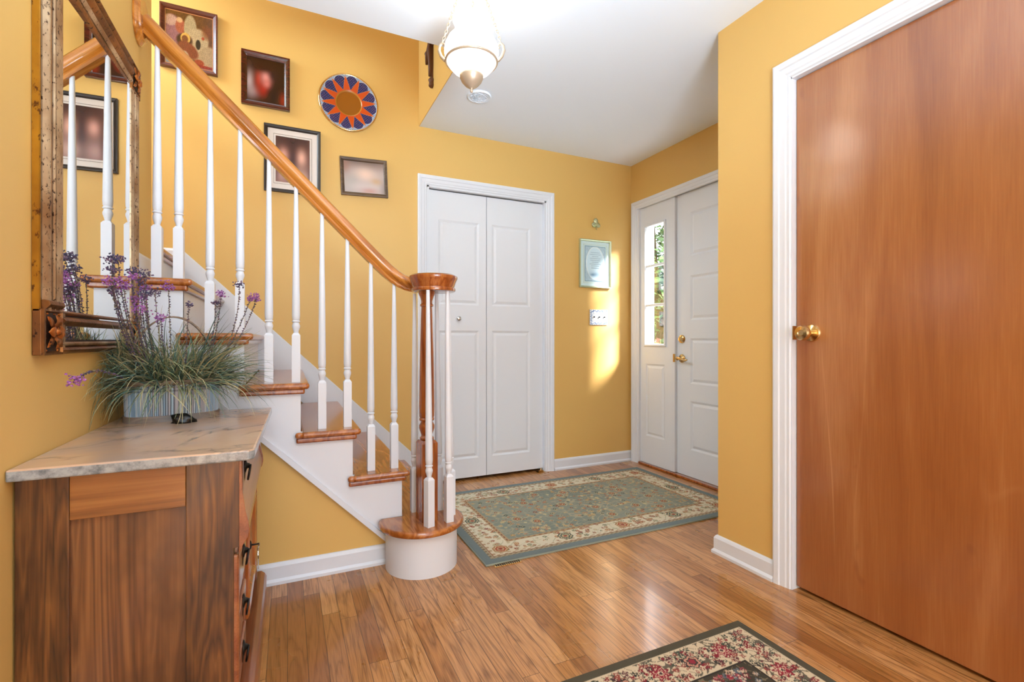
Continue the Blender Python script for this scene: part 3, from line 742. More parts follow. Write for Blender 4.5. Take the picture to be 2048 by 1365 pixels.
def corner(y0, z0, top=False):
    hh = .105
    b = MB().box(xw, xw + .016, y0, y0 + .100, z0, z0 + hh).build('corner_block', m_gold, mi, bevel=.0015)
    MB().frame(y0, y0 + .1, z0, z0 + hh, [(0, 0), (0, .006), (.005, .007), (.007, 0)], xw + .0155, 'x', 1).build('rim', m_gold, b)
    if not top:
        MB().prism([(xw, z0 + .103), (xw + .019, z0 + .103), (xw + .029, z0 + .115), (xw + .026, z0 + .124), (xw + .018, z0 + .126), (xw, z0 + .126)], y0 + .010, y0 + .092, 'y').build('ledge', m_gold, b, bevel=.001)
    # carved acanthus flower
    c = MB(); cy_, cz_ = y0 + .05, z0 + hh / 2; xf = xw + .0155
    MB_panel = MB().box(xf, xf + .002, y0 + .008, y0 + .092, z0 + .008, z0 + hh - .008).build('field', m_groove, b)
    def petal(a, L, wd, lift):
        n = 6; vs, fs = [], []
        for i in range(n + 1):
            t = i / n; ww = wd * math.sin(PI * min(1, .12 + .88 * t)) ** .7 * (1 - .15 * math.sin(t * 14)); hgt = xf + .003 + lift * math.sin(PI * t * .85)
            r = .006 + L * t
            for sd, e in ((-1, 0), (-.5, .55), (0, .35), (.5, .55), (1, 0)):
                yy = cy_ + r * math.cos(a) - sd * ww * math.sin(a); zz = cz_ + r * math.sin(a) + sd * ww * math.cos(a)
                vs.append((hgt + e * .006, min(max(yy, y0 + .008), y0 + .092), min(max(zz, z0 + .008), z0 + hh - .008)))
        for i in range(n):
            for j in range(4): fs.append((i * 5 + j, i * 5 + j + 1, i * 5 + j + 6, i * 5 + j + 5))
        c.add(vs, fs)
    for k in range(4): petal(PI / 2 * k, .034 if k % 2 else .030, .014, .012)
    for k in range(4): petal(PI / 4 + PI / 2 * k, .044, .010, .006)
    c.lathe([(.009, 0), (.010, .004), (.008, .010), (.004, .013), (.001, .014)], (xf + .006, cy_, cz_), 10, 'x')
    for k in range(22):
        a = random.random() * 2 * PI; yy = cy_ + .038 * max(-1, min(1, 1.5 * math.cos(a))); zz = cz_ + .042 * max(-1, min(1, 1.5 * math.sin(a)))
        c.lathe([(.0032, 0), (.003, .003), (.001, .005)], (xf, yy, zz), 6, 'x')
    c.build('carved_flower', m_copper, b, smooth=True)
for y0 in (MY0, MY1 - .1): corner(y0, MZ0); corner(y0, MZ1 - .105, True)

# ------------------------------------------------------------------ pictures on the far wall
YP = YA - .001
def picture(name, x0, x1, z0, z1, mat, fw, ft, label, painter, nx, ny, margin=0, matm=None, rot=0, cat='picture', prof=None, inner=None, group='pictures hung on the far wall'):
    cxp, czp = (x0 + x1) / 2, (z0 + z1) / 2
    t = thing(name, (cxp, YP, z0), label, cat, group)
    prof = prof or [(0, 0), (0, ft), (fw * .3, ft), (fw * .7, ft * .8), (fw, ft * .55), (fw, 0)]
    MB().frame(x0, x1, z0, z1, prof, YP, 'y', -1).build('frame', mat, t, bevel=.0008)
    yb = YP - ft * .35
    if margin:
        MB().box(x0 + fw * .9, x1 - fw * .9, yb, YP, z0 + fw * .9, z1 - fw * .9).build('mat_board', matm or m_mat, t)
        MB().frame(x0 + fw + margin - .012, x1 - fw - margin + .012, z0 + fw + margin - .012, z1 - fw - margin + .012, [(0, 0), (0, .0012), (.0016, .0012), (.0016, 0)], yb, 'y', -1).build('mat_line', inner or m_brownfr, t)
    else: MB().box(x0 + fw * .9, x1 - fw * .9, yb + .001, YP, z0 + fw * .9, z1 - fw * .9).build('backing', m_groove, t)
    a0, a1, b0, b1 = x0 + fw + margin, x1 - fw - margin, z0 + fw + margin, z1 - fw - margin
    e = 0 if margin else -.002
    a0 += e; a1 -= e; b0 += e; b1 -= e
    panel('print', a0, a1, b0, b1, nx, ny, lambda A, B: painter((A - a0) / (a1 - a0), (B - b0) / (b1 - b0)), lambda A, B: (A, A * 0 + yb - .0015, B), m_print, t)
    if rot: t.rotation_euler = (0, rot, 0)
    return t
def blob(C, U, V, u, v, su, sv, col, amp=1.0, hard=None, ang=0):
    du, dv = U - u, V - v
    a = du * math.cos(ang) + dv * math.sin(ang); b = -du * math.sin(ang) + dv * math.cos(ang)
    r = np.sqrt((a / su) ** 2 + (b / sv) ** 2)
    m = np.clip((1 - r) / hard + .5, 0, 1) if hard else np.exp(-r * r)
    return lay(C, m * amp, col)
def full(U, col): return np.ones(U.shape + (3,)) * hexc(col)
def p_dark(U, V):
    C = full(U, '1d0a06')
    C = lay(C, V * .5, '2a1008')
    for a in [(.05, .42, .16, .34, 'b9a9ae', .95), (.18, .22, .20, .16, '97878c', .8), (.45, .28, .17, .17, 'a01c14', .95), (.30, .50, .10, .22, '9c2418', .9), (.70, .20, .18, .2, '1a0c10', .9),
              (.50, .58, .17, .17, 'd48a84', 1.0), (.52, .44, .10, .10, 'c87068', .9), (.72, .66, .13, .12, '2a1418', .8), (.95, .12, .12, .2, '8a2410', .9), (.42, .80, .3, .08, '240a06', .8)]:
        C = blob(C, U, V, *a)
    return C
def p_family(U, V):
    C = full(U, '6a4438')
    for a in [(.5, .95, .9, .25, '3c1a12', 1), (.5, .45, .12, .6, '34140f', .9), (.22, .60, .15, .17, 'd09484', 1), (.76, .58, .15, .20, 'dca48e', 1), (.18, .15, .22, .2, 'b0847a', .9), (.74, .14, .26, .2, 'c8a090', .9), (.0, .4, .08, .4, '5a342a', .8), (1., .5, .06, .5, '6a4034', .8)]:
        C = blob(C, U, V, *a)
    return C
def p_small(U, V):
    C = full(U, 'b5a49e')
    for a in [(.5, 1.05, .9, .25, '6f5a50', .9), (.02, .85, .15, .3, '9c6a58', .6), (.52, .60, .26, .22, 'e6c4b0', .9), (.18, .3, .2, .3, 'a9a39c', .8), (.80, .38, .14, .12, 'c39a6a', .7), (.5, .2, .4, .15, 'c4b4b0', .9), (.62, .08, .2, .1, 'b88478', .7), (1.0, .1, .1, .3, '8a7a74', .7)]:
        C = blob(C, U, V, *a)
    return C
def p_icon(U, V):
    C = full(U, '5e3616')
    n = (np.sin(U * 31 + 3 * np.sin(V * 17)) * np.sin(V * 27 + 2 * np.sin(U * 23)) + 1) / 2
    C = lay(C, n * .35, '7a4a1c')
    for a in [(.15, .62, .22, .28, '8d5a62', 1, .2), (.12, .80, .14, .10, 'c09a86', .8, .3), (.32, .72, .10, .13, 'a05038', 1, .3), (.30, .83, .06, .05, 'd0a070', 1, .4), (.52, .70, .13, .26, 'a8916c', 1, .15), (.62, .45, .24, .32, 'b59a74', 1, .15, -.7),
              (.85, .15, .22, .32, 'a98c68', 1, .15, -.5), (.40, .48, .16, .12, '3c1c12', 1, .3), (.42, .52, .10, .10, 'd2a04c', 1, .15), (.41, .51, .065, .065, '6e3c22', 1, .2), (.48, .32, .22, .13, '7c3a24', 1, .25, -.5), (.40, .15, .10, .14, 'b49a7c', 1, .2),
              (.68, .45, .05, .09, '1c1210', 1, .25), (.70, .12, .10, .06, '9a3c22', 1, .25), (.78, .58, .03, .03, 'a84428', 1, .4), (.86, .70, .10, .12, '7c3c18', .7, .8), (.10, .05, .25, .12, '8a98a8', 1, .25)]:
        C = blob(C, U, V, *a)
    g = np.sin(U * 47 + 4 * np.sin(V * 33)) * np.sin(V * 61 + 3 * np.sin(U * 39)) + .6 * np.sin(U * 120 + V * 60) * np.sin(V * 110 - U * 30)
    C = np.clip(C * (.88 + .07 * g)[..., None], 0, 1)
    C = lay(C, soft(V - (.10 - .05 * (U - .5)), .02) * (U > .5), '7c1c14')
    C = lay(C, soft(V - .03, .02), '54606c')
    m = np.minimum(np.minimum(U, 1 - U), np.minimum(V, 1 - V))
    C = lay(C, soft(np.abs(m - .015) - .008, .006), 'b87a50')
    dots = ((np.sin(U * 90) * np.sin(V * 90)) > .9) & (V < .13) & (U > .45)
    C = lay(C, dots * 1.0, 'c0502c')
    return C
def p_cert(U, V):
    C = full(U, 'b4cfe0')
    n = (np.sin(U * 40 + 5 * np.sin(V * 13)) + np.sin(V * 47 + 4 * np.sin(U * 19))) / 4 + .5
    C = lay(C, n * .3, '94a8b4')
    C = blob(C, U, V, .5, .52, .44, .47, 'e2f0f6', 1, .03); C = blob(C, U, V, .5, .52, .40, .44, 'cfe8f6', 1, .03)
    C = blob(C, U, V, .5, .20, .26, .07, '86a8c4', .8); C = blob(C, U, V, .38, .19, .10, .03, '6a8cac', .8)
    for i in range(9):
        v = .82 - i * .055; ln = .22 + .06 * math.sin(i * 2.3)
        C = lay(C, (np.abs(V - v) < .008) * (np.abs(U - .5) < ln) * (.45 + .35 * (np.sin(U * 140 + i * 3) > 0)), '7f9cb4')
    m = np.minimum(np.minimum(U, 1 - U), np.minimum(V, 1 - V)); C = lay(C, (m < .02) * 1.0, '7fa2b6')
    return C
ic = picture('icon', -.632, -.361, 2.500, 2.846, m_iconw, .022, .024, 'brown painted icon panel, highest of the wall pictures', p_icon, 90, 110, cat='icon')
picture('framed_photo', -.243, .013, 2.374, 2.689, m_mahog, .030, .022, 'blurred photo of an embrace in a shiny mahogany frame', p_dark, 50, 60, cat='framed photo')
picture('framed_photo', -.126, .185, 1.885, 2.282, m_blackfr, .020, .020, 'blurred photo with a wide pale mat in a thin black frame', p_family, 50, 70, margin=.042, cat='framed photo')
picture('framed_photo', .306, .596, 1.920, 2.160, m_brownfr, .022, .020, 'small pale blurred photo in a dark brown frame, nearest the closet', p_small, 50, 40, rot=-R(2.4), cat='framed photo')
picture('framed_certificate', 2.073, 2.370, 1.413, 1.794, m_silver, .014, .022, 'pale blue oval print in a silver frame beside the front door', p_cert, 110, 130, margin=.036, matm=m_matb, cat='framed print', inner=m_silver)
# plate: sun with twelve rays
PC = (.352, 2.498); PR = .180
pl = thing('wall_plate', (PC[0], YP, PC[1] - PR), 'round enamelled brass plate with orange sun rays on blue', 'decorative plate')
def p_plate(A, B):
    x, z = A * np.cos(B), A * np.sin(B); r = A / PR
    C = full(A, '0c2c66')
    n = np.sin(x * 260) * np.sin(z * 260); C = lay(C, (n > .35) * .8, '0a1c48'); C = lay(C, ((np.sin(x * 410 + 2) * np.sin(z * 390)) > .82) * 1.0, 'c07a5c')
    th = (B + .12) % (2 * PI / 12) - PI / 12
    sc = r - (.80 + .15 * np.abs(np.cos((B + .12) * 6)) ** .7)
    lace = (sc > 0)
    C = lay(C, lace * 1.0, '5a84b4'); C = lay(C, (lace & (np.sin(B * 96) * np.sin(r * 95) > .25)) * 1.0, 'c8d0d4')
    C = lay(C, (np.abs(sc) < .012) * 1.0, 'b8c4cc')
    dark = np.abs((B + .12 + PI / 12) % (2 * PI / 12) - PI / 12)
    wd = .235 * np.clip((.90 - r) / .44, 0, 1) ** .85 / np.clip(r, .3, 1) * .5
    ray = soft(np.abs(th) - wd, .02)
    edge = soft(np.abs(np.abs(th) - wd) - .012, .01) * (r < .9)
    C = lay(C, edge, 'c9a070'); C = lay(C, ray, 'c24a14')
    C = lay(C, (r < .47) * 1.0, 'c24a14')
    C = lay(C, (r < .445) * 1.0, 'a8701c'); C = lay(C, (r < .405) * 1.0, '8f5410')
    C = lay(C, soft(.955 - r, .01), 'a8641c')
    return C
def plate_place(A, B):
    r = A / PR
    y = np.interp(r, [0, .38, .42, .45, .93, .97, 1.0], [.004, .004, .005, .010, .020, .021, .017])
    return PC[0] + A * np.cos(B), YP - y, PC[1] + A * np.sin(B)
panel('plate_face', .0005, PR, 0, 2 * PI, 130, 361, p_plate, plate_place, m_enamel, pl)
MB().lathe([(.07, 0), (.075, -.003), (PR - .004, -.015), (PR, -.017), (PR, -.020), (PR - .006, -.022), (PR - .009, -.019)], (PC[0], YP, PC[1]), 72, 'y', cap=False).build('brass_rim', m_brass, pl, smooth=True)
# clover
cl = thing('clover', (2.224, YP, 1.88), 'small metal three-leaf clover above the framed certificate', 'wall ornament')
def leafm(a):
    c = MB(); vs = []; fs = []; n = 18; m = 5; ctr = (2.226, 1.925)
    for j in range(1, m + 1):
        for i in range(n):
            t = 2 * PI * i / n; k = j / m
            r = .020 * (1 - .28 * math.cos(t)) * k if True else 0
            px_ = .026 + r * math.cos(t) * 1.15; pz_ = r * math.sin(t) * 1.0
            d = -.018 - .008 * (1 - k * k) + .004 * abs(math.sin(t))
            vs.append((ctr[0] + px_ * math.cos(a) - pz_ * math.sin(a), YP + d, ctr[1] + px_ * math.sin(a) + pz_ * math.cos(a)))
    c0 = len(vs); vs.append((ctr[0] + .026 * math.cos(a), YP - .027, ctr[1] + .026 * math.sin(a)))
    for i in range(n): fs.append((c0, i, (i + 1) % n))
    for j in range(m - 1):
        for i in range(n): fs.append((j * n + i, j * n + (i + 1) % n, (j + 1) * n + (i + 1) % n, (j + 1) * n + i))
    b = len(vs); vs += [(x, YP - .012, z) for (x, y, z) in vs[(m - 1) * n:m * n]]
    for i in range(n): fs.append(((m - 1) * n + i, (m - 1) * n + (i + 1) % n, b + (i + 1) % n, b + i))
    fs.append(tuple(b + i for i in range(n)))
    c.add(vs, fs); return c
for a in (R(92), R(212), R(332)): leafm(a).build('leaf', m_clover, cl, smooth=True)
MB().tube([(2.226, YP - .006, 1.925), (2.228, YP - .010, 1.905), (2.236, YP - .008, 1.878)], .0028, 8).build('stem', m_clover, cl)
MB().lathe([(.008, 0), (.008, -.014), (.003, -.018)], (2.226, YP, 1.925), 10, 'y').build('peg', m_clover, cl)
# switch plate
sw = thing('switch_plate', (2.259, YP, 1.118), 'white tile light-switch plate with blue painted border', 'light switch')
MB().box(2.174, 2.343, YP - .008, YP, 1.118, 1.240).build('tile_back', m_trim, sw, bevel=.001)
def p_sw(A, B):
    U, V = (A - 2.174) / .169, (B - 1.118) / .122
    C = full(U, 'dfe8f2'); m = np.minimum(np.minimum(U, 1 - U) * 1.4, np.minimum(V, 1 - V))
    w_ = m - .10 - .035 * np.sin(np.arctan2(V - .5, U - .5) * 14)
    C = lay(C, soft(np.abs(w_) - .022, .02) * .9, '3a5ea0'); C = lay(C, (m < .06) * (np.sin(U * 60) * np.sin(V * 50) > .3) * .7, '5a7ab4')
    C = lay(C, ((np.sin(U * 25) * np.sin(V * 22)) > .93) * .5, '9fb0c8')
    return C
panel('tile_face', 2.175, 2.342, 1.119, 1.239, 100, 80, p_sw, lambda A, B: (A, A * 0 + YP - .0085, B), m_print, sw)
for x in (2.209, 2.259, 2.309):
    MB().box(x - .004, x + .004, YP - .020, YP - .008, 1.176, 1.186).build('toggle', m_iron, sw, bevel=.001)
    for z in (1.150, 1.208): MB().lathe([(.003, 0), (.002, -.0015)], (x, YP - .0085, z), 8, 'y').build('screw', m_chrome, sw)
# carved cross over the stairwell edge
cr = thing('wall_cross', (XH, 2.862, 2.535), 'carved brown wooden cross high above the ceiling edge', 'cross')
c = MB()
c.box(XH - .016, XH - .001, 2.852, 2.872, 2.56, 2.92); c.lathe([(.010, 0), (.020, .01), (.016, .03), (.022, .045), (.012, .06)], (XH - .012, 2.862, 2.533), 8)
c.build('upright', m_crossw, cr, bevel=.003)
c = MB().box(XH - .016, XH - .001, 2.76, 2.965, 2.785, 2.805)
for y in (2.76, 2.965): c.lathe([(.008, -.018), (.014, -.008), (.016, .0), (.012, .010), (.006, .018)], (XH - .014, y, 2.792), 8)
c.build('crossbar', m_crossw, cr, bevel=.003)
c = MB().tube([(XH - .024, 2.862, 2.82), (XH - .027, 2.862, 2.76), (XH - .022, 2.860, 2.66), (XH - .024, 2.862, 2.60)], [.010, .016, .012, .008], 10)
c.tube([(XH - .022, 2.862, 2.80), (XH - .022, 2.91, 2.80), (XH - .020, 2.95, 2.765), (XH - .018, 2.955, 2.72)], [.008, .007, .010, .008], 8)
c.tube([(XH - .022, 2.862, 2.80), (XH - .022, 2.80, 2.80), (XH - .020, 2.775, 2.79)], [.008, .007, .006], 8)
c.build('carved_figure', m_crossw, cr, smooth=True)
# ceiling plaque
cp = thing('smoke_detector', (1.026, 2.661, H), 'round white embossed disc on the ceiling near the lamp', 'ceiling disc')
c = MB().lathe([(.070, 0), (.072, -.005), (.069, -.010), (.064, -.012), (.060, -.008), (.057, -.007), (.02, -.008), (.002, -.008)], (1.026, 2.661, H), 48)
c.build('disc', m_ceil, cp, smooth=True)
c = MB()
for k in range(26):
    a = k * 2.4; r = .008 + .0018 * k
    c.tube([(1.026 + r * math.cos(a), 2.661 + r * math.sin(a), H - .008), (1.026 + (r + .006) * math.cos(a + .5), 2.661 + (r + .006) * math.sin(a + .5), H - .012), (1.026 + r * math.cos(a + .9), 2.661 + r * math.sin(a + .9), H - .008)], .0022, 5)
c.build('relief', m_ceil, cp, smooth=True)

# ------------------------------------------------------------------ hanging lamp
LX, LY = .668, 1.818
lp = thing('pendant_lamp', (LX, LY, 1.985), 'lit opal-glass hurricane lamp hanging from three brass chains', 'hanging lamp')
def ruff(a, j): return 1 + (.05 * math.sin(a * 14) if j >= 13 else 0) + (.012 * abs(math.sin(a * 14)) if j < 11 else 0)
prof = [(.040, 2.062), (.055, 2.068), (.075, 2.082), (.093, 2.103), (.104, 2.128), (.1075, 2.152), (.104, 2.175), (.093, 2.198), (.078, 2.214), (.066, 2.224), (.059, 2.232), (.058, 2.240), (.062, 2.250), (.068, 2.262), (.071, 2.272), (.068, 2.281)]
o = MB().lathe(prof, (LX, LY, 0), 72, wob=ruff, cap=False).build('glass_shade', m_shade, lp, smooth=True)
MB().lathe([(.002, 1.990), (.005, 1.992), (.006, 1.998), (.004, 2.003), (.010, 2.007), (.026, 2.018), (.040, 2.034), (.047, 2.050), (.048, 2.060), (.044, 2.064), (.049, 2.068), (.048, 2.074), (.03, 2.076)], (LX, LY, 0), 40, wob=lambda a, j: 1 + (.02 * math.sin(a * 20) if 4 < j < 8 else 0)).build('brass_cup', m_brassa, lp, smooth=True)
MB().tube([(LX + .101 * math.cos(a), LY + .101 * math.sin(a), 2.114) for a in [i * PI / 24 for i in range(48)]], .0055, 8, closed=True).build('ring_band', m_brassa, lp, smooth=True)
yaw = -R(24.975)
for az in (R(180), R(0), R(90)):
    a = yaw + az; d = Vector((math.cos(a), math.sin(a), 0)); o0 = Vector((LX, LY, 0))
    P3 = [o0 + d * r + Vector((0, 0, z)) for r, z in ((0.046, 2.066), (.056, 2.090), (.068, 2.108), (.088, 2.113), (.108, 2.120), (.122, 2.136), (.130, 2.158), (.127, 2.178), (.117, 2.188), (.107, 2.182), (.106, 2.172), (.113, 2.168))]
    MB().tube(P3, [.0045, .005, .0055, .006, .0065, .0065, .0065, .006, .0055, .005, .004, .003], 8).build('arm', m_brassa, lp, smooth=True)
    c = MB(); A = o0 + d * .118 + Vector((0, 0, 2.187)); B = o0 + d * .036 + Vector((0, 0, 2.428)); n = 18; ax = (B - A).normalized()
    s1 = ax.cross(Vector((-d.y, d.x, 0))).normalized(); s2 = ax.cross(s1)
    for k in range(n):
        ct = A.lerp(B, (k + .5) / n); sd = s1 if k % 2 else s2; hl = (B - A).length / n * .62
        c.tube([ct + ax * (hl * math.sin(t)) + sd * (.0048 * math.cos(t)) for t in [i * PI / 6 for i in range(12)]], .0017, 5, closed=True)
    c.build('chain', m_brassa, lp, smooth=True)
MB().lathe([(.030, 2.415), (.040, 2.420), (.055, 2.428), (.058, H)], (LX, LY, 0), 32).build('ceiling_canopy', m_brassa, lp, smooth=True)

# ------------------------------------------------------------------ rugs
def stamps(C, A, B, lst):
    h = A[0, 1] - A[0, 0]; a0, b0 = A[0, 0], B[0, 0]; ny, nx = A.shape
    for (x, y, r, cols, shape) in lst:
        i0, i1 = int((x - r - a0) / h), int((x + r - a0) / h) + 2; j0, j1 = int((y - r - b0) / h), int((y + r - b0) / h) + 2
        i0, j0 = max(i0, 0), max(j0, 0); i1, j1 = min(i1, nx), min(j1, ny)
        if i0 >= i1 or j0 >= j1: continue
        u, v = A[j0:j1, i0:i1] - x, B[j0:j1, i0:i1] - y; q = np.hypot(u, v); th = np.arctan2(v, u)
        rr = r * (1 - shape[1] * (.5 + .5 * np.cos(shape[0] * th + shape[2]))) if shape else r
        q = q / rr; S = C[j0:j1, i0:i1]
        for k, cc in cols: S = lay(S, (q < k) * 1.0, cc)
        C[j0:j1, i0:i1] = S
    return C
def vines(A, B, s, seed=0.0):
    return np.sin(A * s + 2.2 * np.sin(B * s * .7 + seed)) + np.sin(B * s * 1.1 + 2.0 * np.sin(A * s * .6 + 1.3 + seed))
RX0, RX1, RY0, RY1 = .790, 2.468, 1.968, 2.992
def p_rug(A, B):
    d = np.minimum(np.minimum(A - RX0, RX1 - A), np.minimum(B - RY0, RY1 - B))
    C = full(A, '6e7a7a')
    C = lay(C, (d > .045) * 1.0, 'a39478'); C = lay(C, ((d > .045) & (d < .060) & (np.sin(A * 230) * np.sin(B * 230 + 1) > .1)) * .8, '6d5a44')
    C = lay(C, (d > .062) * 1.0, '8a4f3a'); C = lay(C, (d > .066) * 1.0, 'cdc2a8')
    inner = d > .205
    f = full(A, '84887a'); nz = vines(A, B, 6.0, .4); f = lay(f, np.clip(nz * .3 + .4, 0, 1), '727a70')
    C = np.where(inner[..., None], f, C)
    v = vines(A, B, 62.0); C = lay(C, (inner & (np.abs(v) < .20)) * .75, 'a89c80'); v2 = vines(A + .31, B, 90.0, 2.0); C = lay(C, (inner & (np.abs(v2) < .20)) * .6, '96907a')
    v3 = vines(A, B, 44.0, 1.0); C = lay(C, ((d > .085) & (d < .185) & (np.abs(v3) < .12)) * .8, 'a5a084')
    C = lay(C, ((d > .185) & (d < .205)) * 1.0, 'a78a66'); C = lay(C, ((d > .190) & (d < .200) & (np.sin(A * 190) * np.sin(B * 190) > .0)) * 1.0, '7a4430'); C = lay(C, ((d > .066) & (d < .085) & (np.sin(A * 160 + 2) * np.sin(B * 160) > .2)) * .8, '9a7a58')
    r = random.Random(3); L = []
    for k in range(2600):
        x, y = r.uniform(RX0, RX1), r.uniform(RY0, RY1); dd = min(x - RX0, RX1 - x, y - RY0, RY1 - y)
        if .088 < dd < .182:
            c1 = r.choice(['8a4034', '9c6448', '7a3a30', '68705c', 'a4704c', '8c8468', 'a89a7c'])
            L.append((x, y, r.uniform(.007, .016), [(1, c1), (.55, 'cbb88f'), (.3, c1)], (r.choice([4, 5, 6]), .35, r.random() * 6)))
    for k in range(1500):
        x, y = r.uniform(RX0, RX1), r.uniform(RY0, RY1); dd = min(x - RX0, RX1 - x, y - RY0, RY1 - y)
        if dd > .215:
            c1 = r.choice(['9a5a3c', 'a8814e', 'b09a70', 'a66a4a', 'b5a883', '4c564c', '7c4c3c'])
            L.append((x, y, r.uniform(.006, .016), [(1, 'b3a27c' if r.random() < .5 else c1), (.72, c1), (.3, 'c2b089')], (r.choice([4, 5, 6]), .35, r.random() * 6)))
    for k in range(16):
        x, y = r.uniform(RX0 + .26, RX1 - .26), r.uniform(RY0 + .26, RY1 - .26)
        L.append((x, y, .034, [(1, 'b7a67e'), (.8, '5d6c66'), (.6, 'b0764c'), (.35, '7d3a2c'), (.18, 'c9b78e')], (8, .18, r.random())))
    nxm = 5; cen = .125
    for i in range(nxm):
        x = RX0 + cen + (RX1 - RX0 - 2 * cen) * i / (nxm - 1)
        for y in (RY0 + cen, RY1 - cen):
            dk = (i % 2 == 1)
            L.append((x, y, .042, [(1, '33403c' if dk else '9a6a42'), (.82, 'c4b48c'), (.68, '46524c' if dk else 'a34c34'), (.45, 'bca980'), (.28, '8a3428')], (8, .14, 0)))
    for y in ((RY0 + RY1) / 2,):
        for x in (RX0 + cen, RX1 - cen): L.append((x, y, .042, [(1, '33403c'), (.82, 'c4b48c'), (.68, '46524c'), (.45, 'bca980'), (.28, '8a3428')], (8, .14, 0)))
    return stamps(C, A, B, L)
def rug(name, x0, x1, y0, y1, painter, step, em, label, th=.009):
    t = thing(name, ((x0 + x1) / 2, (y0 + y1) / 2, 0), label, 'rug', 'patterned rugs on the oak floor')
    MB().box(x0, x1, y0, y1, .0, th - .001).build('binding', em, t, bevel=.002)
    nx, ny = int((x1 - x0) / step) + 1, int((y1 - y0) / step) + 1
    panel('pile', x0 + .003, x1 - .003, y0 + .003, y1 - .003, nx, ny, painter, lambda A, B: (A, B, A * 0 + th + .0004 * np.sin(A * 700) * np.sin(B * 700)), m_pile, t)
    return t
rug('area_rug', RX0, RX1, RY0, RY1, p_rug, .0036, m_rugedge, 'sage green rug with cream floral border by the front door')
SX0, SX1, SY0, SY1 = .52, 1.444, -.15, 1.208
def p_rug2(A, B):
    d = np.minimum(np.minimum(A - SX0, SX1 - A), np.minimum(B - SY0, SY1 - B))
    C = full(A, '4a4434'); C = lay(C, (d > .031) * 1.0, 'c9b698')
    inner = d > .165
    C = lay(C, inner * 1.0, '3a3426')
    C = lay(C, ((d > .160) & (d < .166)) * 1.0, '241e18')
    v = vines(A, B, 90.0); C = lay(C, (inner & (np.abs(v) < .16)) * .7, '8c7c60')
    v = vines(A, B, 130.0, 2.0); C = lay(C, ((d > .034) & (d < .158) & (np.abs(v) < .26)) * .85, '4a4438')
    r = random.Random(11); L = []
    for k in range(5200):
        x, y = r.uniform(SX0, SX1), r.uniform(SY0, SY1); dd = min(x - SX0, SX1 - x, y - SY0, SY1 - y)
        if .045 < dd < .152:
            c1 = r.choice(['7c1424', '8a4238', '2c2a26', '5a2a30', '3e463a'])
            L.append((x, y, r.uniform(.006, .012), [(1, c1), (.45, 'cbb899'), (.25, c1)], (r.choice([3, 4, 5]), .5, r.random() * 6)))
        elif dd > .18:
            c1 = r.choice(['8c1c30', 'b89a80', 'a04450', '6a2430', 'c9b8a0', '59626a'])
            L.append((x, y, r.uniform(.006, .015), [(1, c1), (.5, 'c8b294' if r.random() < .5 else '2c261e'), (.25, c1)], (r.choice([4, 5, 6]), .45, r.random() * 6)))
    def big(x, y, a): L.append((x, y, .034, [(1, '7e1428'), (.72, 'c9a890'), (.6, '8a1830'), (.34, 'd0b89a'), (.2, '40202a')], (8, .38, a)))
    def pal(x, y, a): L.append((x, y, .030, [(1, '2c2a26'), (.85, 'c08a74'), (.6, '33302a'), (.4, '8a2434')], (6, .22, a)))
    k = 0
    for t in np.arange(SX0 + .1, SX1 - .1, .125):
        (big if k % 2 == 0 else pal)(SX1 - .19 - (t - SX0 - .1), SY1 - .098, k); k += 1
    k = 0
    for t in np.arange(SY0 + .1, SY1 - .1, .125):
        (big if k % 2 == 0 else pal)(SX1 - .098, SY1 - .24 - (t - SY0 - .1), k); k += 1
    return stamps(C, A, B, L)
rug('area_rug', SX0, SX1, SY0, SY1, p_rug2, .0030, m_rugedge2, 'dark olive rug with red and cream flowers at the bottom edge of the photo')
# brass floor register at the rug's edge
vt = thing('floor_register', (.89, 1.985, 0), 'brass floor vent peeking out from under the sage green rug', 'floor vent')
MB().box(.825, .955, 1.945, 2.00, .0, .003).build('vent_frame', m_brass, vt, bevel=.001)
c = MB()
for i in range(12): c.box(.833 + i * .010, .838 + i * .010, 1.949, 1.966, .003, .0042)
c.build('vent_slots', m_iron, vt)

# ------------------------------------------------------------------ basket with dried flowers
BC = Vector((-.347, 1.945, .737)); BA = R(17); ca, sa = math.cos(BA), math.sin(BA)
def bl(u, v, z): return (BC.x + u * ca - v * sa, BC.y + u * sa + v * ca, BC.z + z)
bk = thing('basket', tuple(BC), 'oval blue-washed slatted basket with a hoop handle on the marble top', 'basket')
def oval(a, b, k=2.6):
    c_, s_ = math.cos(b), math.sin(b)
    return (a[0] * math.copysign(abs(c_) ** (2 / k), c_), a[1] * math.copysign(abs(s_) ** (2 / k), s_))
def ovalring(c, a, z0, z1, thick, n=96, rough=0):
    vs, fs = [], []
    for i in range(n):
        t = 2 * PI * i / n
        for (dd, z) in ((0, z0), (thick, z0), (thick, z1), (0, z1)):
            u, v = oval((a[0] + dd, a[1] + dd), t); vs.append(bl(u, v, z))
    for i in range(n):
        j = (i + 1) % n
        for k in range(4): l = (k + 1) % 4; fs.append((i * 4 + k, i * 4 + l, j * 4 + l, j * 4 + k))
    c.add(vs, fs); return c
AX = (.127, .070)
c = MB(); vs, fs, cols = [], [], []; NS = 150
lb = [lin(q) for q in ('b4cbe0', '9db6cc', 'cdd8e0', '8aa6c0', 'bcb8c0', 'a8b4c4')]
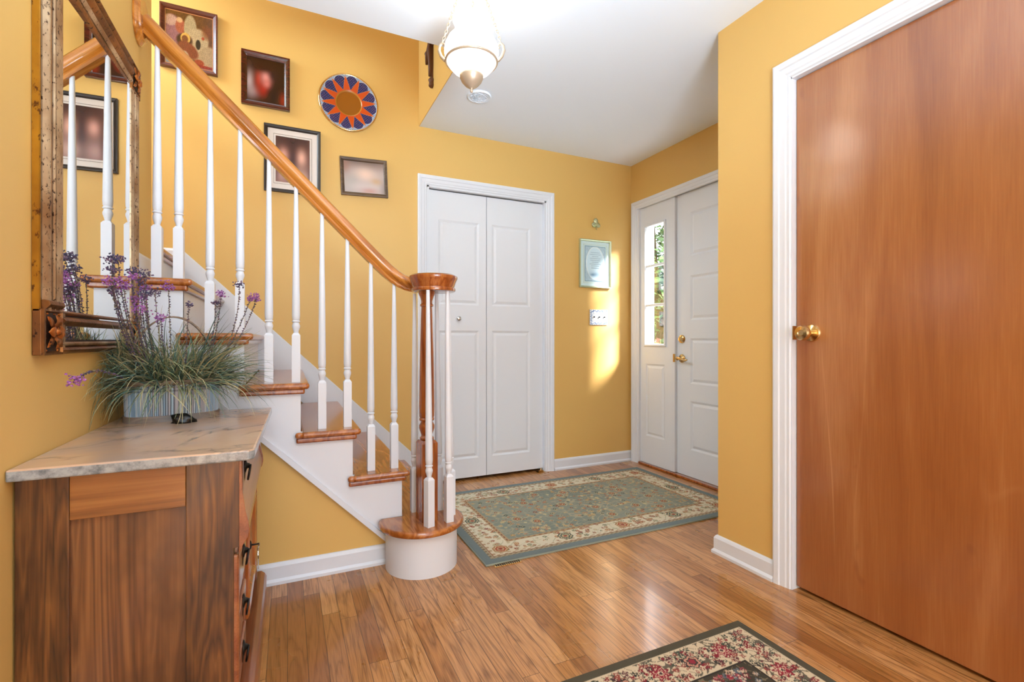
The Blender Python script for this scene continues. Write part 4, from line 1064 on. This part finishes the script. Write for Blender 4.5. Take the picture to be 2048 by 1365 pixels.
for i in range(NS):
    lc = random.choice(lb)
    for s_, (f0, dep, dk) in enumerate(((0.0, -.002, .38), (.30, .0014, 1), (.70, .0014, 1))):
        t = 2 * PI * (i + f0) / NS
        for z, kk in ((.004, 1), (.030, .9), (.094, 1), (.098, .42), (.102, .9), (.128, 1)):
            u, v = oval((AX[0] + dep + .004 * z / .13, AX[1] + dep + .004 * z / .13), t); vs.append(bl(u, v, z)); cols.append([q * dk * kk for q in lc])
nr = 6; nt = NS * 3
for i in range(nt):
    j = (i + 1) % nt
    for k in range(nr - 1): fs.append((i * nr + k, j * nr + k, j * nr + k + 1, i * nr + k + 1))
c.add(vs, fs); o = c.build('basket_body', m_slat, bk); set_colors(o, cols)
m_band = wood('worn_grey_brown_band', '5a4636', '86705c', 'a08a74', 'X', 2, 0.5, 0.0, blotch='75777c').m
ovalring(MB(), AX, .0, .020, .006).build('base_band', m_band, bk, smooth='auto')
ovalring(MB(), (AX[0] + .003, AX[1] + .003), .116, .132, .007).build('rim_band', m_band, bk, smooth='auto')
c = MB(); vs = [bl(*oval(AX, 2 * PI * i / 48), .100) for i in range(48)]; c.add(vs, [tuple(range(48))]); c.build('soil_foam', m_groove, bk)
hp = [bl(.143 * math.cos(PI * k / 28), -.002, .10 + .235 * math.sin(PI * k / 28)) for k in range(29)]
MB().sweep([(-.011, -.0016), (.011, -.0016), (.011, .0016), (-.011, .0016)], hp, up=(-sa, ca, 0)).build('handle', m_band, bk, smooth='auto') if False else None
c = MB(); vs, fs = [], []
for k in range(33):
    t = PI * k / 32
    for dv in (-.011, .011):
        for dr_ in (0, .005):
            vs.append(bl((.127 + dr_) * math.cos(t), dv, .105 + (.232 + dr_) * math.sin(t)))
for k in range(32):
    b = k * 4
    for (p, q) in ((0, 1), (1, 3), (3, 2), (2, 0)): fs.append((b + p, b + q, b + 4 + q, b + 4 + p))
c.add(vs, fs); c.build('handle', m_band, bk, smooth='auto')
for u in (-.02, .075):
    p = bl(u, -(AX[1] + .011) * (1 - abs(u / .15) ** 2.6) ** (1 / 2.6), .124)
    MB().lathe([(.003, 0), (.003, -.002), (.001, -.0035)], p, 8, 'y').build('rivet', m_brass, bk)
# foliage
fl = thing('dried_flower_arrangement', (BC.x, BC.y, .84), 'dried grass tuft with purple flower stems standing in the oval basket', 'dried flowers')
def ribbon(vs, fs, cols, p, d, L, wdt, droop, col, seg=7, curl=0.0):
    p = Vector(p); d = Vector(d).normalized(); side = d.cross(Vector((0, 0, 1)))
    if side.length < .05: side = Vector((1, 0, 0))
    side.normalize(); b0 = len(vs); tw = random.uniform(-.6, .6); st_ = L / seg; nrm = side.cross(d)
    for i in range(seg + 1):
        t = i / seg; wv = wdt * (1 - t) ** .6 * (0.6 + .4 * min(1, t * 5)) + .0002
        s2 = (side * math.cos(tw * (1 + t)) + nrm * math.sin(tw * (1 + t))) * wv
        q = p
        if q.x < XL + .05 and MY0 < q.y < MY1 and q.z > MZ0: q = Vector((XL + .05 + .1 * (XL + .05 - q.x) * -0.2, q.y, q.z))
        q = Vector((max(q.x, XL + .012), min(q.y, YO - .03), q.z))
        if q.z < .742 and q.x < -.05: q.z = .742 + random.random() * .002
        vs += [q - s2, q + s2]; sh = .75 + .35 * t; cols += [[k * sh for k in col]] * 2
        d = (d + Vector((curl * side.x, curl * side.y, -droop)) * (.4 + t)).normalized(); p = p + d * st_
    for i in range(seg): fs.append((b0 + 2 * i, b0 + 2 * i + 1, b0 + 2 * i + 3, b0 + 2 * i + 2))
gcol = [lin(q) for q in ('7c8a64', '66785e', '8f9a72', '4f6a58', 'a9a27a', '9b9470', '5c7a6e', '39524a', 'b7ad84')]
vs, fs, cols = [], [], []
for k in range(1500):
    a = random.uniform(0, 2 * PI); rr = math.sqrt(random.random()); u, v = .110 * rr * math.cos(a), .052 * rr * math.sin(a)
    az = math.atan2(v * 1.6, u) + random.uniform(-.7, .7) + BA; el = random.uniform(.25, 1.2) if random.random() < .7 else random.uniform(1.0, 1.45)
    d = (math.cos(az) * math.cos(el), math.sin(az) * math.cos(el), math.sin(el))
    L = random.uniform(.15, .27); 
    if k % 9 == 0: L *= 1.15
    ribbon(vs, fs, cols, bl(u, v, .10), d, L, random.uniform(.0014, .0029), random.uniform(.06, .40), random.choice(gcol), curl=random.uniform(-.12, .12))
c = MB(); c.add(vs, fs); o = c.build('grass_tuft', m_leaf, fl, fix=False); set_colors(o, cols)
pur = [lin(q) for q in ('9a5ba8', 'b070b8', '7c4690', '8c5a9c', 'a25c92')]
dpur = [lin(q) for q in ('4a3e5c', '5c4a6c', '40405a', '6a5068')]
stemc = [lin(q) for q in ('6e5a50', '5a4a48', '7c7058', '4e4a44')]
def flower(base, tip, bend, head, dark=False):
    base, tip = Vector(base), Vector(tip); n = 14
    mid = (base + tip) / 2 + Vector(bend); P_ = []
    for i in range(n + 1):
        t = i / n; P_.append(base * (1 - t) ** 2 + mid * 2 * t * (1 - t) + tip * t * t)
    c = MB(); c.tube(P_, [.0015 - .0006 * i / n for i in range(n + 1)], 5)
    cols = [random.choice(stemc)] * len(c.v)
    def bud(p, s, cc):
        b = len(c.v); d = Vector((random.gauss(0, 1), random.gauss(0, 1), random.gauss(.3, 1))).normalized(); e = d.orthogonal().normalized() * s * .45; f = d.cross(e).normalized() * s * .45
        c.add([p, p + d * s * .5 + e, p + d * s * .5 + f, p + d * s * .5 - e, p + d * s * .5 - f, p + d * s], [(0, 1, 2), (0, 2, 3), (0, 3, 4), (0, 4, 1), (5, 2, 1), (5, 3, 2), (5, 4, 3), (5, 1, 4)])
        cols.extend([cc] * 6)
    L = (tip - base).length; m = int(L / .013)
    for i in range(m):
        t = .22 + .78 * i / m; p = base * (1 - t) ** 2 + mid * 2 * t * (1 - t) + tip * t * t
        for _ in range(3): bud(p, random.uniform(.003, .0070), random.choice(dpur) if random.random() < .65 else random.choice(stemc))
    st_ = c.build('flower_stem', m_leaf, fl, fix=False); set_colors(st_, cols)
    c = MB(); cols = []
    keep = c
    for i in range(int(52 * head)):
        dv = Vector((random.gauss(0, 1), random.gauss(0, 1), random.gauss(0, .7))) * .0068 * head
        p = tip + dv; s = random.uniform(.004, .0075); cc = random.choice(dpur if dark else pur)
        d = (dv.normalized() + Vector((random.gauss(0, .4), random.gauss(0, .4), random.gauss(.2, .4)))).normalized(); e = d.orthogonal().normalized() * s * .5; f = d.cross(e).normalized() * s * .5
        c.add([p, p + d * s * .6 + e, p + d * s * .6 + f, p + d * s * .6 - e, p + d * s * .6 - f, p + d * s], [(0, 1, 2), (0, 2, 3), (0, 3, 4), (0, 4, 1), (5, 2, 1), (5, 3, 2), (5, 4, 3), (5, 1, 4)])
        cols.extend([cc] * 6)
    h = c.build('flower_head', m_leaf, st_, fix=False); set_colors(h, cols)
FB = (BC.x, BC.y, .83)
fls = [((-.100, 1.93, 1.150), 1.1, 0, .05), ((-.120, 1.96, 1.148), .8, 0, .03), ((-.155, 1.95, 1.195), 1.0, 1, .05), ((-.207, 1.93, 1.158), 1.0, 0, .02), ((-.352, 1.90, 1.175), 1.2, 0, .0),
       ((-.405, 1.86, 1.207), 1.0, 1, -.02), ((-.432, 1.84, 1.212), 1.1, 1, -.03), ((-.425, 1.80, 1.190), 1.0, 0, -.03), ((-.448, 1.76, 1.235), 1.1, 1, -.04), ((-.452, 1.72, 1.228), 1.2, 1, -.04),
       ((-.440, 1.78, 1.160), 1.3, 0, -.03), ((-.450, 1.70, 1.165), 1.2, 0, -.03), ((-.420, 1.83, 1.125), 1.3, 0, -.03), ((-.400, 1.78, 1.095), 1.4, 0, -.03), ((-.445, 1.69, 1.195), 1.0, 1, -.04),
       ((-.380, 1.86, 1.150), 1.1, 1, -.01), ((-.410, 1.88, 1.165), .9, 0, -.02), ((-.395, 1.80, 1.14), 1.2, 1, -.02), ((-.430, 1.92, 1.19), 1.0, 1, -.02), ((-.36, 1.84, 1.07), 1.0, 0, -.01), ((-.455, 1.74, 1.14), 1.0, 1, -.03), ((-.30, 1.93, 1.12), .6, 1, .0), ((-.23, 1.97, 1.13), .6, 1, .03)]
for tip, hd, dk, bx in fls:
    u = max(-.10, min(.10, (tip[0] - BC.x) * .6)); flower(bl(u, random.uniform(-.03, .03), .10), tip, (bx, random.uniform(-.02, .02), .03), hd, dk)
flower(bl(-.10, -.02, .11), (-.452, 1.46, .903), (-.02, -.02, .075), 1.2)
# black stone
c = MB(); vs, fs = [], []; n, m = 28, 9
for j in range(m + 1):
    ph = PI / 2 * j / m
    for i in range(n):
        t = 2 * PI * i / n; k = .8 + .13 * math.sin(3 * t + j) + .10 * math.sin(5 * t + 2.2 * j)
        sh = -.010 * math.sin(ph)
        vs.append((-.298 + .038 * k * math.cos(ph) * math.cos(t) + sh, 1.822 + .022 * k * math.cos(ph) * math.sin(t), .737 + .030 * math.sin(ph) ** .8 * (1 + .2 * math.sin(2 * t + 1) * math.cos(ph))))
for j in range(m):
    for i in range(n): l = (i + 1) % n; fs.append((j * n + i, j * n + l, (j + 1) * n + l, (j + 1) * n + i))
fs.append(tuple(range(n - 1, -1, -1)))
c.add(vs, fs)
tag(c.build('stone_ornament', m_black, smooth=True), 'small glossy black carved stone in front of the basket', 'ornament')

# ------------------------------------------------------------------ outside the sidelight
m_lawn = Mat('lawn', '4a6a2a', 0.9); m_lawn.set('Base Color', m_lawn.ramp(m_lawn.noise(scale=3, detail=5), [(.3, '2c4a1c'), (.7, '44622c')])); m_lawn = m_lawn.m
struct(MB().box(2.9, 40, -12, 40, -.35, -.25), 'floor_outside', m_lawn, 'grass outside the front door', 'lawn')
struct(MB().box(2.73, 3.6, 1.0, 3.9, -.25, -.02), 'floor_porch', m_trim, 'porch slab outside the front door', 'porch')
pp = thing('porch_post', (3.06, 3.56, -.02), 'white square porch post seen through the sidelight', 'post')
MB().box(3.02, 3.10, 3.515, 3.61, -.02, 2.6).build('shaft', m_trim, pp, bevel=.004)
MB().box(3.005, 3.115, 3.50, 3.625, -.02, .12).build('post_base', m_trim, pp, bevel=.004)
m_bark = Mat('bark', '6a5a48', 0.9).m
def tree(x, y, h, r, n, label, cols_, z0=-.25, trunk=True):
    t = thing('tree' if trunk else 'shrub', (x, y, z0), label, 'tree' if trunk else 'shrub')
    vs, fs, cols = [], [], []
    for k in range(n):
        d = Vector((random.gauss(0, 1), random.gauss(0, 1), random.gauss(0, 1))).normalized() * (random.random() ** .35)
        p = Vector((x + d.x * r, y + d.y * r, z0 + h * (.62 if trunk else .40) + d.z * h * .40)); s = random.uniform(.06, .12)
        e = Vector((random.gauss(0, 1), random.gauss(0, 1), random.gauss(0, 1))).normalized(); f = e.orthogonal().normalized() * s * .5; e = e * s
        b = len(vs); vs += [p - e, p + f, p + e, p - f]; fs.append((b, b + 1, b + 2, b + 3)); cols += [random.choice(cols_)] * 4
    c = MB(); c.add(vs, fs); o = c.build('foliage', m_leaf, t, fix=False); set_colors(o, cols)
    if trunk:
        c = MB().tube([(x, y, z0), (x + .1, y, z0 + h * .35), (x - .05, y + .1, z0 + h * .7)], [.12, .09, .04], 8)
        for k in range(5):
            a = k * 1.3; c.tube([(x, y, z0 + h * (.35 + .05 * k)), (x + r * .6 * math.cos(a), y + r * .6 * math.sin(a), z0 + h * (.55 + .06 * k))], [.04, .015], 6)
        c.build('trunk', m_bark, t)
gs = [lin(q) for q in ('3c5c28', '2c4a20', '4c6e34', '22401c', '5c7a40')]
tree(8.0, 8.95, 5.2, 1.5, 4200, 'leafy green tree with a slanting trunk seen through the sidelight', gs)
tree(10.2, 11.6, 3.6, 1.6, 4200, 'second green tree, lower and farther off, through the sidelight', gs)
gs2 = gs + [lin('7c4c3c'), lin('6c4434')]
tree(5.7, 6.4, 1.6, .75, 2200, 'low bush with reddish leaves outside the sidelight', gs2, trunk=False)
